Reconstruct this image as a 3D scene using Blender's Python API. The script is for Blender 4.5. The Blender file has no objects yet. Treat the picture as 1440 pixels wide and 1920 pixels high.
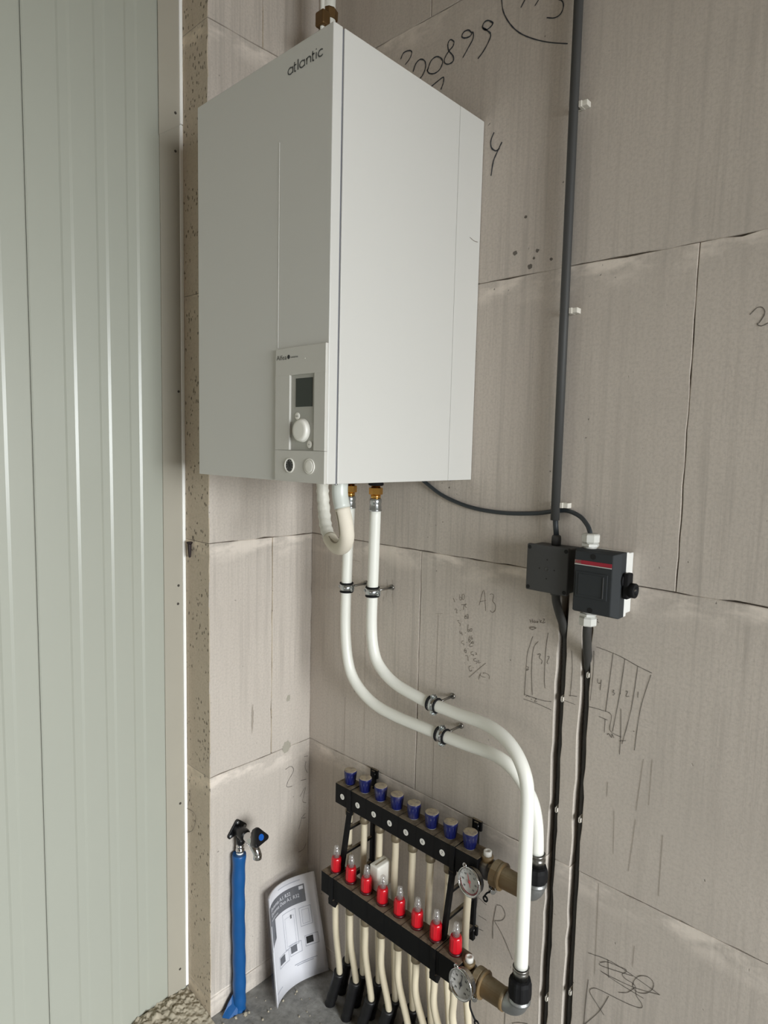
import bpy, bmesh, math, random
from mathutils import Vector, Matrix, noise

random.seed(7)
SC = bpy.context.scene
COL = SC.collection

# ------------------------------------------------------------------ camera
cam_data = bpy.data.cameras.new('camera')
cam = bpy.data.objects.new('camera', cam_data)
COL.objects.link(cam)
cam_data.sensor_fit = 'HORIZONTAL'
cam_data.sensor_width = 36.0
cam_data.lens = 36.0 * 1210.15 / 1440.0
cam_data.clip_start = 0.02
_yaw, _pitch, _roll = 0.7507, 0.0989, 0.0238
_d = Vector((-math.sin(_yaw) * math.cos(_pitch), math.cos(_yaw) * math.cos(_pitch), -math.sin(_pitch)))
_r = Vector((math.cos(_yaw), math.sin(_yaw), 0))
_u = _r.cross(_d)
_r2 = _r * math.cos(_roll) + _u * math.sin(_roll)
_u2 = -_r * math.sin(_roll) + _u * math.cos(_roll)
cam.matrix_world = Matrix(((_r2.x, _u2.x, -_d.x, 1.5441), (_r2.y, _u2.y, -_d.y, -1.3261),
                           (_r2.z, _u2.z, -_d.z, 1.6930), (0, 0, 0, 1)))
SC.camera = cam

# ------------------------------------------------------------------ world, daylight, exposure
world = bpy.data.worlds.new('overcast_sky')
SC.world = world
world.use_nodes = True
world.node_tree.nodes['Background'].inputs[0].default_value = (0.80, 0.88, 1.0, 1)
world.node_tree.nodes['Background'].inputs[1].default_value = 1.0


def area(name, loc, target, sx, sy, power, color):
    l = bpy.data.lights.new(name, 'AREA')
    l.shape = 'RECTANGLE'; l.size = sx; l.size_y = sy; l.energy = power; l.color = color
    o = bpy.data.objects.new(name, l); COL.objects.link(o)
    o.location = loc
    o.rotation_euler = (Vector(target) - Vector(loc)).to_track_quat('-Z', 'Y').to_euler()
    return o


# daylight coming in through the open doorway on the +x side; the second lamp is an added warm fill
area('doorway_daylight', (7.6, -1.5, 2.7), (0.0, -1.1, 0.6), 4.0, 3.6, 1300, (0.93, 0.965, 0.975))
area('warm_fill', (1.6, -5.3, 1.45), (1.6, 0.0, 1.45), 1.6, 1.2, 9, (1.0, 0.84, 0.64))

SC.view_settings.view_transform = 'Standard'
SC.view_settings.look = 'None'
SC.view_settings.gamma = 1.0
SC.view_settings.use_curve_mapping = False
SC.view_settings.exposure = 0.0
SC.cycles.diffuse_bounces = 6
SC.cycles.max_bounces = 10
SC.cycles.caustics_reflective = False
SC.cycles.caustics_refractive = False

# ------------------------------------------------------------------ materials


def lin(c):
    return tuple((v / 12.92 if v <= 0.04045 else ((v + 0.055) / 1.055) ** 2.4) for v in (x / 255.0 for x in c))


class NT:
    def __init__(self, m):
        self.t = m.node_tree
        self.n = self.t.nodes
        self.l = self.t.links

    def add(self, kind, **kw):
        nd = self.n.new(kind)
        for k, v in kw.items():
            setattr(nd, k, v)
        return nd

    def link(self, a, b):
        self.l.new(a, b)

    def math(self, op, a, b=None, clamp=False):
        nd = self.add('ShaderNodeMath', operation=op, use_clamp=clamp)
        for i, v in enumerate((a, b)):
            if v is None:
                continue
            if isinstance(v, (int, float)):
                nd.inputs[i].default_value = v
            else:
                self.link(v, nd.inputs[i])
        return nd.outputs[0]

    def ramp(self, fac, stops):
        nd = self.add('ShaderNodeValToRGB')
        el = nd.color_ramp.elements
        while len(el) < len(stops):
            el.new(0.5)
        for e, (p, c) in zip(el, stops):
            e.position = p
            e.color = (c, c, c, 1) if isinstance(c, (int, float)) else (*c, 1)
        self.link(fac, nd.inputs[0])
        return nd.outputs[0]

    def noise(self, vec, scale, detail=3, rough=0.55, sc3=None):
        if sc3:
            mp = self.add('ShaderNodeMapping')
            mp.inputs['Scale'].default_value = sc3
            self.link(vec, mp.inputs[0])
            vec = mp.outputs[0]
        nd = self.add('ShaderNodeTexNoise')
        nd.inputs['Scale'].default_value = scale
        nd.inputs['Detail'].default_value = detail
        nd.inputs['Roughness'].default_value = rough
        self.link(vec, nd.inputs['Vector'])
        return nd.outputs[0]

    def voro(self, vec, scale, sc3=None):
        if sc3:
            mp = self.add('ShaderNodeMapping')
            mp.inputs['Scale'].default_value = sc3
            self.link(vec, mp.inputs[0])
            vec = mp.outputs[0]
        nd = self.add('ShaderNodeTexVoronoi')
        nd.inputs['Scale'].default_value = scale
        self.link(vec, nd.inputs['Vector'])
        return nd

    def mix(self, fac, a, b, mode='MIX'):
        nd = self.add('ShaderNodeMix', data_type='RGBA', blend_type=mode)
        for sock, v in ((nd.inputs[0], fac), (nd.inputs[6], a), (nd.inputs[7], b)):
            if isinstance(v, (int, float)):
                sock.default_value = v
            elif isinstance(v, tuple):
                sock.default_value = (*v, 1)
            else:
                self.link(v, sock)
        return nd.outputs[2]


def base(name):
    m = bpy.data.materials.new(name)
    m.use_nodes = True
    nt = NT(m)
    b = nt.n['Principled BSDF']
    return m, nt, b


def plain(name, rgb, rough=0.5, metal=0.0, var=0.08, scale=40.0, bump=0.0, coat=0.0, spec=None):
    m, nt, b = base(name)
    tc = nt.add('ShaderNodeTexCoord').outputs['Object']
    c = lin(rgb)
    n = nt.noise(tc, scale, 4)
    lo = tuple(v * (1 - var) for v in c)
    hi = tuple(min(1, v * (1 + var)) for v in c)
    nt.link(nt.mix(n, lo, hi), b.inputs['Base Color'])
    b.inputs['Roughness'].default_value = rough
    b.inputs['Metallic'].default_value = metal
    if coat:
        b.inputs['Coat Weight'].default_value = coat
        b.inputs['Coat Roughness'].default_value = 0.15
    if spec is not None:
        b.inputs['Specular IOR Level'].default_value = spec
    if bump:
        bp = nt.add('ShaderNodeBump')
        bp.inputs['Strength'].default_value = bump
        bp.inputs['Distance'].default_value = 0.002
        nt.link(n, bp.inputs['Height'])
        nt.link(bp.outputs[0], b.inputs['Normal'])
    return m


def dusty(name, rgb, rough, amount=1.0, dust=(150, 138, 118), side=0.16, spec=0.5):
    """a surface with builder's dust lying on its upward faces"""
    m, nt, b = base(name)
    g = nt.add('ShaderNodeNewGeometry')
    sep = nt.add('ShaderNodeSeparateXYZ')
    nt.link(g.outputs['True Normal'], sep.inputs[0])
    n = nt.noise(g.outputs['Position'], 90, 4)
    up = nt.math('MULTIPLY', nt.ramp(sep.outputs[2], [(0.55, 0.0), (0.9, 1.0)]), nt.ramp(n, [(0.28, 0.5), (0.55, 1.0)]))
    fine = nt.ramp(nt.noise(g.outputs['Position'], 35, 3), [(0.55, 0.0), (0.8, side)])
    f = nt.math('MAXIMUM', up, fine)
    f = nt.math('MULTIPLY', f, amount)
    b.inputs['Specular IOR Level'].default_value = spec
    nt.link(nt.mix(f, lin(rgb), lin(dust)), b.inputs['Base Color'])
    nt.link(nt.math('ADD', nt.math('MULTIPLY', f, 0.9 - rough), rough), b.inputs['Roughness'])
    return m


def aac(name, tint, reveal=False):
    """aerated concrete: streaked saw marks, fine pits, smeared glue at the bed joints"""
    m, nt, b = base(name)
    pos = nt.add('ShaderNodeNewGeometry').outputs['Position']
    sep = nt.add('ShaderNodeSeparateXYZ')
    nt.link(pos, sep.inputs[0])
    col = lin(tint)
    big = nt.noise(pos, 2.2, 4)
    fine = nt.noise(pos, 160, 5, 0.7)
    c = nt.mix(nt.ramp(big, [(0.3, 0.0), (0.7, 1.0)]), tuple(v * 0.92 for v in col), tuple(min(1, v * 1.06) for v in col))
    rnd = nt.add('ShaderNodeObjectInfo').outputs['Random']
    c = nt.mix(nt.math('MULTIPLY', rnd, 0.10), c, tuple(v * 0.55 for v in col))
    # vertical saw streaks
    st = nt.noise(pos, 1.0, 4, 0.6, (55, 55, 1.6))
    patch = nt.ramp(nt.noise(pos, 1.7, 2), [(0.32, 0.15), (0.60, 1.0)])
    stf = nt.math('MULTIPLY', nt.ramp(st, [(0.50, 0.0), (0.70, 0.62 if not reveal else 0.1)]), patch)
    c = nt.mix(stf, c, tuple(v * 0.62 for v in col))
    st2 = nt.noise(pos, 1.0, 3, 0.6, (150, 150, 4.0))
    c = nt.mix(nt.math('MULTIPLY', nt.ramp(st2, [(0.50, 0.0), (0.75, 0.5 if not reveal else 0.1)]), patch), c, tuple(v * 0.66 for v in col))
    # speckle
    c = nt.mix(nt.ramp(fine, [(0.34, 0.50), (0.56, 0.0)]), c, tuple(v * 0.70 for v in col))
    # glue smear under each bed joint (rows 675 mm high)
    t = nt.math('FRACT', nt.math('DIVIDE', nt.math('SUBTRACT', sep.outputs[2], 0.07 - 0.675 * 4), 0.675))
    sm = nt.math('MULTIPLY', nt.ramp(t, [(0.90, 0.0), (0.975, 1.0)]), nt.ramp(nt.noise(pos, 7, 4, 0.6, (1, 1, 2.2)), [(0.46, 0.0), (0.60, 0.60)]))
    c = nt.mix(sm, c, tuple(min(1, v * 1.5) for v in col))
    hgt = fine
    # pits
    wob = nt.add('ShaderNodeTexNoise')
    wob.inputs['Scale'].default_value = 130.0
    nt.link(pos, wob.inputs['Vector'])
    wv = nt.add('ShaderNodeVectorMath', operation='SCALE')
    nt.link(wob.outputs['Color'], wv.inputs[0])
    wv.inputs['Scale'].default_value = 0.010
    wa = nt.add('ShaderNodeVectorMath', operation='ADD')
    nt.link(pos, wa.inputs[0]); nt.link(wv.outputs[0], wa.inputs[1])
    posw = wa.outputs[0]
    v = nt.voro(posw, 42, (1, 1, 1))
    gate = nt.ramp(nt.noise(pos, 9, 2), [(0.56, 0.0), (0.64, 1.0)])
    pit = nt.math('MULTIPLY', nt.ramp(v.outputs['Distance'], [(0.045, 1.0), (0.10, 0.0)]), gate)
    if reveal:
        v2 = nt.voro(posw, 88, (1.0, 1.0, 0.55))
        g2 = nt.ramp(nt.noise(pos, 20, 2), [(0.44, 0.0), (0.50, 1.0)])
        p2 = nt.math('MULTIPLY', nt.ramp(v2.outputs['Distance'], [(0.20, 1.0), (0.28, 0.0)]), g2)
        pit = nt.math('MAXIMUM', pit, p2)
    c = nt.mix(nt.math('MULTIPLY', pit, 0.75), c, tuple(v * 0.16 for v in col))
    nt.link(c, b.inputs['Base Color'])
    b.inputs['Roughness'].default_value = 0.95
    b.inputs['Specular IOR Level'].default_value = 0.15
    h = nt.math('SUBTRACT', nt.math('ADD', nt.math('MULTIPLY', fine, 0.35), nt.math('MULTIPLY', st, 0.25)), nt.math('MULTIPLY', pit, 1.2))
    bp = nt.add('ShaderNodeBump')
    bp.inputs['Strength'].default_value = 0.45
    bp.inputs['Distance'].default_value = 0.0025
    nt.link(h, bp.inputs['Height'])
    nt.link(bp.outputs[0], b.inputs['Normal'])
    return m


def rough_mortar(name, rgb, scale=28.0, dist=0.006, var=0.35):
    m, nt, b = base(name)
    pos = nt.add('ShaderNodeNewGeometry').outputs['Position']
    n1 = nt.noise(pos, scale, 6, 0.65)
    n2 = nt.noise(pos, scale * 0.15, 3)
    c = lin(rgb)
    cc = nt.mix(nt.ramp(n1, [(0.3, 0.0), (0.7, 1.0)]), tuple(v * (1 - var) for v in c), tuple(min(1, v * (1 + var)) for v in c))
    cc = nt.mix(nt.math('MULTIPLY', n2, 0.5), cc, tuple(v * 0.6 for v in c))
    nt.link(cc, b.inputs['Base Color'])
    b.inputs['Roughness'].default_value = 0.95
    b.inputs['Specular IOR Level'].default_value = 0.2
    bp = nt.add('ShaderNodeBump')
    bp.inputs['Strength'].default_value = 0.8
    bp.inputs['Distance'].default_value = dist
    nt.link(n1, bp.inputs['Height'])
    nt.link(bp.outputs[0], b.inputs['Normal'])
    return m


def clear(name, tint=(1, 1, 1), gloss=0.12, rough=0.08, haze=0.0):
    m, nt, b = base(name)
    tr = nt.add('ShaderNodeBsdfTransparent')
    tr.inputs[0].default_value = (*tint, 1)
    gl = nt.add('ShaderNodeBsdfGlossy')
    gl.inputs['Roughness'].default_value = rough
    mx = nt.add('ShaderNodeMixShader')
    mx.inputs[0].default_value = gloss
    nt.link(tr.outputs[0], mx.inputs[1])
    nt.link(gl.outputs[0], mx.inputs[2])
    out = mx.outputs[0]
    if haze:
        df = nt.add('ShaderNodeBsdfDiffuse')
        df.inputs[0].default_value = (0.8, 0.78, 0.75, 1)
        m2 = nt.add('ShaderNodeMixShader')
        m2.inputs[0].default_value = haze
        nt.link(out, m2.inputs[1])
        nt.link(df.outputs[0], m2.inputs[2])
        out = m2.outputs[0]
    nt.link(out, nt.n['Material Output'].inputs[0])
    return m


M = {}
M['aac'] = aac('aerated_concrete', (199, 190, 180))
M['aac_end'] = aac('aerated_concrete_sawn_end', (196, 183, 164), True)
M['mortar'] = rough_mortar('thin_bed_mortar', (120, 110, 98))
M['floor'] = rough_mortar('screed_floor', (150, 149, 145), 30, 0.004)
M['heap'] = rough_mortar('dry_mortar', (184, 175, 156), 60, 0.003, 0.18)
M['panel'] = plain('painted_cladding_steel', (167, 169, 158), 0.30, 0.0, 0.015, 6)
M['flashing'] = plain('cream_flashing', (164, 159, 146), 0.5, 0.0, 0.03, 12)
M['lip'] = plain('white_flashing_edge', (246, 246, 242), 0.4, 0.0, 0.01)
M['casing'] = plain('white_casing_paint', (206, 205, 200), 0.42, 0.0, 0.012, 900, 0.03)
M['gap'] = plain('dark_gap', (96, 98, 108), 0.7)
M['bezel'] = plain('light_grey_plastic', (200, 198, 191), 0.42, 0.0, 0.02, 200)
M['module'] = plain('silver_grey_plastic', (172, 171, 164), 0.38, 0.15, 0.03, 300)
M['white_plastic'] = plain('white_plastic', (234, 232, 224), 0.35, 0.0, 0.02)
M['lcd'] = plain('dark_display', (40, 46, 40), 0.18, 0.0, 0.02)
M['ink'] = plain('dark_print', (42, 42, 44), 0.6)
M['logo'] = plain('grey_logo_print', (78, 80, 80), 0.5)
M['pencil'] = plain('pencil', (124, 116, 106), 0.8)
M['scratch'] = plain('scratch', (158, 149, 138), 0.9)
M['pencil_dark'] = plain('carpenter_pencil', (102, 96, 89), 0.8)
M['marker'] = plain('blue_black_marker', (52, 56, 62), 0.7)
M['pipe'] = plain('white_multilayer_pipe', (236, 236, 228), 0.38, 0.0, 0.015)
M['tube'] = plain('cream_heating_tube', (216, 205, 180), 0.45, 0.0, 0.03)
M['brass'] = plain('polished_brass', (222, 172, 92), 0.22, 1.0, 0.06)
M['dull_brass'] = dusty('dusty_brass', (116, 95, 64), 0.45, 0.9, (146, 134, 110), 0.45)
M['old_brass'] = plain('tarnished_brass', (110, 84, 50), 0.5, 0.6, 0.15)
M['steel'] = plain('zinc_plated_steel', (196, 200, 202), 0.25, 1.0, 0.05)
M['press'] = plain('press_sleeve_steel', (150, 148, 144), 0.3, 1.0, 0.06)
M['galv'] = plain('galvanised_iron', (158, 160, 160), 0.42, 0.85, 0.12, 60, 0.1)
M['chrome'] = plain('chrome', (205, 205, 205), 0.08, 1.0, 0.01)
M['rubber'] = plain('black_rubber', (16, 16, 18), 0.7, 0.0, 0.1, 40, 0.0, 0.0, 0.25)
M['black'] = dusty('black_plastic_dusty', (10, 10, 12), 0.6, 0.9, (128, 116, 98), 0.04, 0.22)
M['sleeve'] = plain('black_protective_sleeve', (20, 20, 22), 0.5, 0.0, 0.3, 60)
M['flex'] = plain('grey_corrugated_conduit', (58, 57, 55), 0.5, 0.0, 0.1, 60)
M['blue_cap'] = dusty('blue_cap_plastic', (16, 24, 84), 0.36, 1.0, (176, 164, 142))
M['red'] = plain('red_plastic', (196, 18, 34), 0.25, 0.0, 0.04, 40, 0, 0.3)
M['red_dark'] = plain('dark_red_plastic', (70, 10, 16), 0.4)
M['glass'] = clear('clear_sight_glass', (0.95, 0.94, 0.93), 0.16, 0.1, 0.16)
M['gauge_glass'] = clear('gauge_glass', (0.98, 0.98, 0.98), 0.05)
M['bag'] = clear('clear_plastic_bag', (0.97, 0.97, 0.98), 0.10, 0.12)
M['dial'] = plain('dusty_gauge_dial', (188, 186, 182), 0.6)
M['gauge_case'] = dusty('gauge_case', (70, 68, 68), 0.4)
M['sticker'] = plain('white_sticker', (228, 226, 220), 0.5)
M['needle'] = plain('red_needle', (190, 20, 40), 0.4)
M['blue_sleeve'] = plain('blue_pipe_sleeve', (14, 80, 140), 0.42, 0.0, 0.16, 25, 0.15)
M['blue_dot'] = plain('blue_disc', (12, 84, 170), 0.4)
M['nut'] = plain('dusty_tube_nut', (128, 116, 94), 0.5, 0.3, 0.2)
M['tap_black'] = plain('black_handle_plastic', (18, 18, 20), 0.3)
M['paper'] = plain('white_paper', (250, 250, 255), 0.5, 0.0, 0.01)
M['print_grey'] = plain('grey_cover_print', (112, 114, 120), 0.6)
M['print_light'] = plain('pale_line_print', (186, 188, 198), 0.6)
M['foam'] = plain('cream_pipe_foam', (224, 216, 200), 0.75, 0.0, 0.05, 60, 0.2)
M['tape'] = plain('white_wrapping_tape', (218, 216, 206), 0.45, 0.0, 0.05, 70, 0.8)
M['grey_sleeve'] = plain('pale_grey_sleeve', (206, 210, 204), 0.3, 0.0, 0.02)
M['seam'] = plain('foam_slit', (150, 140, 122), 0.8)
M['conduit'] = plain('dark_grey_conduit', (66, 66, 65), 0.55, 0.0, 0.05, 40, 0.0, 0.0, 0.35)
M['cable'] = plain('dark_cable', (46, 52, 56), 0.5, 0.0, 0.05)
M['jbox'] = plain('dark_grey_box_plastic', (62, 62, 62), 0.6, 0.0, 0.06, 80)
M['hole'] = plain('dark_recess', (8, 8, 8), 0.8)
M['switch'] = plain('anthracite_switch_plastic', (46, 49, 51), 0.7, 0.0, 0.05, 60, 0.0, 0.0, 0.3)
M['switch_base'] = plain('pale_grey_switch_base', (226, 226, 222), 0.4)
M['gland'] = plain('pale_grey_gland', (206, 206, 200), 0.4, 0.0, 0.03)
M['band'] = plain('dark_red_band', (150, 24, 44), 0.45)
M['nail'] = plain('dark_iron', (44, 34, 34), 0.6, 0.4)
M['screw'] = plain('screw_head', (70, 66, 60), 0.5, 0.5)
M['clip'] = plain('pale_plastic_clip', (218, 214, 204), 0.45)
M['ceiling'] = plain('warm_bounce_ceiling', (150, 128, 98), 0.9, 0.0, 0.06, 3)  # unseen ceiling, its warm brown chosen to tint the bounced light

# ------------------------------------------------------------------ mesh helpers


class B:
    """collects shapes (world coordinates) into one mesh"""

    def __init__(self):
        self.bm = bmesh.new()
        self.mi = 0

    def _face(self, vs, smooth=False):
        try:
            f = self.bm.faces.new(vs)
            f.smooth = smooth
            f.material_index = self.mi
            return f
        except ValueError:
            return None

    def box(self, lo, hi, bevel=0.0, seg=2, mtx=None):
        x0, y0, z0 = lo; x1, y1, z1 = hi
        co = [(x0, y0, z0), (x1, y0, z0), (x1, y1, z0), (x0, y1, z0), (x0, y0, z1), (x1, y0, z1), (x1, y1, z1), (x0, y1, z1)]
        t = bmesh.new()
        v = [t.verts.new(c) for c in co]
        for f in ((0, 3, 2, 1), (4, 5, 6, 7), (0, 1, 5, 4), (1, 2, 6, 5), (2, 3, 7, 6), (3, 0, 4, 7)):
            t.faces.new([v[i] for i in f])
        if bevel > 0:
            bmesh.ops.bevel(t, geom=list(t.edges), offset=bevel, segments=seg, affect='EDGES', profile=0.5)
        self.merge(t, mtx, smooth=bevel > 0 and seg > 2)
        return self

    def merge(self, t, mtx=None, smooth=False):
        mp = {}
        for v in t.verts:
            c = v.co if mtx is None else mtx @ v.co
            mp[v] = self.bm.verts.new(c)
        for f in t.faces:
            self._face([mp[v] for v in f.verts], smooth or f.smooth)
        t.free()

    def lathe(self, origin, axis, prof, n=20, smooth=True, phase=0.0, sharp=True):
        """prof: list of (distance along axis, radius)"""
        o = Vector(origin); a = Vector(axis).normalized()
        s = a.orthogonal().normalized(); t = a.cross(s)
        rings = []
        for (h, r) in prof:
            if r <= 1e-6:
                rings.append([self.bm.verts.new(o + a * h)])
            else:
                rings.append([self.bm.verts.new(o + a * h + (s * math.cos(2 * math.pi * i / n + phase) + t * math.sin(2 * math.pi * i / n + phase)) * r) for i in range(n)])
        for k in range(len(rings) - 1):
            A, C = rings[k], rings[k + 1]
            dh = abs(prof[k + 1][0] - prof[k][0]); dr = abs(prof[k + 1][1] - prof[k][1])
            sm = smooth
            for i in range(n):
                j = (i + 1) % n
                if len(A) == 1 and len(C) == 1:
                    continue
                if len(A) == 1:
                    self._face([A[0], C[j], C[i]], sm)
                elif len(C) == 1:
                    self._face([A[i], A[j], C[0]], sm)
                else:
                    self._face([A[i], A[j], C[j], C[i]], sm)
        if len(rings[0]) > 1:
            self._face(list(reversed(rings[0])))
        if len(rings[-1]) > 1:
            self._face(rings[-1])
        return self

    def cyl(self, p0, p1, r0, r1=None, n=16, smooth=True, phase=0.0):
        p0 = Vector(p0); p1 = Vector(p1)
        return self.lathe(p0, p1 - p0, [(0, r0), ((p1 - p0).length, r0 if r1 is None else r1)], n, smooth, phase)

    def tube(self, pts, r, n=14, caps=True, radii=None):
        P = [Vector(p) for p in pts]
        T = []
        for i in range(len(P)):
            a = P[max(i - 1, 0)]; b = P[min(i + 1, len(P) - 1)]
            T.append((b - a).normalized())
        s = T[0].orthogonal().normalized()
        rings = []
        for i, p in enumerate(P):
            s = (s - T[i] * s.dot(T[i])).normalized()
            t = T[i].cross(s)
            rr = radii[i] if radii else r
            rings.append([self.bm.verts.new(p + (s * math.cos(2 * math.pi * k / n) + t * math.sin(2 * math.pi * k / n)) * rr) for k in range(n)])
        for i in range(len(P) - 1):
            for k in range(n):
                j = (k + 1) % n
                self._face([rings[i][k], rings[i][j], rings[i + 1][j], rings[i + 1][k]], True)
        if caps:
            self._face(list(reversed(rings[0]))); self._face(rings[-1])
        return self

    def prism(self, poly, org, ux, uy, depth, bevel=0.0):
        """poly in (ux, uy) axes at org, extruded along ux x uy by depth"""
        o = Vector(org); X = Vector(ux); Y = Vector(uy); N = X.cross(Y)
        t = bmesh.new()
        a = [t.verts.new(o + X * p[0] + Y * p[1]) for p in poly]
        b = [t.verts.new(o + X * p[0] + Y * p[1] + N * depth) for p in poly]
        t.faces.new(list(reversed(a))); t.faces.new(b)
        n = len(poly)
        for i in range(n):
            j = (i + 1) % n
            t.faces.new([a[i], a[j], b[j], b[i]])
        if bevel:
            bmesh.ops.bevel(t, geom=list(t.edges), offset=bevel, segments=2, affect='EDGES', profile=0.5)
        self.merge(t)
        return self

    def build(self, name, mat, parent=None, loc=None):
        mats = mat if isinstance(mat, (list, tuple)) else [mat]
        root = Vector((0, 0, 0))
        if parent is not None:
            root = Vector(parent.get('_org', (0, 0, 0)))
        elif loc is not None:
            root = Vector(loc)
        for v in self.bm.verts:
            v.co -= root
        bmesh.ops.recalc_face_normals(self.bm, faces=list(self.bm.faces))
        me = bpy.data.meshes.new(name)
        self.bm.to_mesh(me); self.bm.free()
        for mm in mats:
            me.materials.append(M[mm])
        o = bpy.data.objects.new(name, me)
        COL.objects.link(o)
        if parent is not None:
            o.parent = parent
        elif loc is not None:
            o.location = root
        if parent is not None:
            o['_org'] = tuple(root)
        elif loc is not None:
            o['_org'] = tuple(root)
        return o


def thing(name, label, cat, loc, group=None):
    o = bpy.data.objects.new(name, None)
    COL.objects.link(o)
    o.location = loc
    o.empty_display_size = 0.05
    o['_org'] = tuple(loc)
    return tag(o, label, cat, group)


def tag(o, label, cat, group=None):
    o['label'] = label
    o['category'] = cat
    if group:
        o['group'] = group
    return o


def struct(o):
    o['kind'] = 'structure'
    return o


def inst(src, parent, offset, name=None):
    """another copy of a part, moved by offset, sharing the mesh"""
    c = src.copy()
    COL.objects.link(c)
    c.parent = parent
    c.location = Vector(src.location) + Vector(offset)
    c['_org'] = src['_org']
    return c


def smooth_path(pts, sub=6):
    """Catmull-Rom through points"""
    P = [Vector(p) for p in pts]
    out = []
    for i in range(len(P) - 1):
        p0 = P[max(i - 1, 0)]; p1 = P[i]; p2 = P[i + 1]; p3 = P[min(i + 2, len(P) - 1)]
        for k in range(sub):
            t = k / sub
            out.append(0.5 * ((2 * p1) + (p2 - p0) * t + (2 * p0 - 5 * p1 + 4 * p2 - p3) * t * t + (3 * p1 - p0 - 3 * p2 + p3) * t ** 3))
    out.append(P[-1])
    return out


def text(name, s, size, org, ux, uy, mat, parent, fn=None, align='LEFT', shear=0.0, bold=0.0, width=None):
    cu = bpy.data.curves.new(name + '_curve', 'FONT')
    cu.body = s; cu.size = size; cu.align_x = align; cu.align_y = 'CENTER'; cu.shear = shear; cu.offset = bold
    cu.resolution_u = 3
    to = bpy.data.objects.new(name + '_tmp', cu)
    COL.objects.link(to)
    bpy.context.view_layer.update()
    dg = bpy.context.evaluated_depsgraph_get()
    src = to.evaluated_get(dg).to_mesh()
    verts = [v.co.copy() for v in src.vertices]
    faces = [list(p.vertices) for p in src.polygons]
    to.evaluated_get(dg).to_mesh_clear()
    bpy.data.objects.remove(to); bpy.data.curves.remove(cu)
    if width and verts:
        xs = [v.x for v in verts]
        k = width / (max(xs) - min(xs))
        for v in verts:
            v.x *= k
    b = B()
    X = Vector(ux); Y = Vector(uy); O = Vector(org)
    vs = [b.bm.verts.new(fn(v.x, v.y) if fn else O + X * v.x + Y * v.y) for v in verts]
    for f in faces:
        b._face([vs[i] for i in f])
    me_o = b.build(name, mat, parent)
    return me_o


def strokes(name, lines, w, plane, mat, parent, label=None, lift=0.0007):
    """hand-drawn lines lying flat on a wall; plane: function (a, z) -> world"""
    b = B()
    for ln in lines:
        P = [Vector((p[0], p[1])) for p in ln]
        if len(P) > 2:
            Q = [Vector((q.x, q.y)) for q in smooth_path([(p.x, p.y, 0) for p in P], 4)]
        else:
            Q = P
        prev = None
        for i, q in enumerate(Q):
            a = Q[max(i - 1, 0)]; c = Q[min(i + 1, len(Q) - 1)]
            d = (c - a)
            if d.length < 1e-7:
                continue
            d.normalize()
            nrm = Vector((-d.y, d.x)) * w * 0.5 * random.uniform(0.7, 1.15)
            cur = (b.bm.verts.new(plane(q.x + nrm.x, q.y + nrm.y)), b.bm.verts.new(plane(q.x - nrm.x, q.y - nrm.y)))
            if prev:
                b._face([prev[0], prev[1], cur[1], cur[0]])
            prev = cur
    o = b.build(name, mat, parent)
    if label:
        o['label'] = label
    return o

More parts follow.
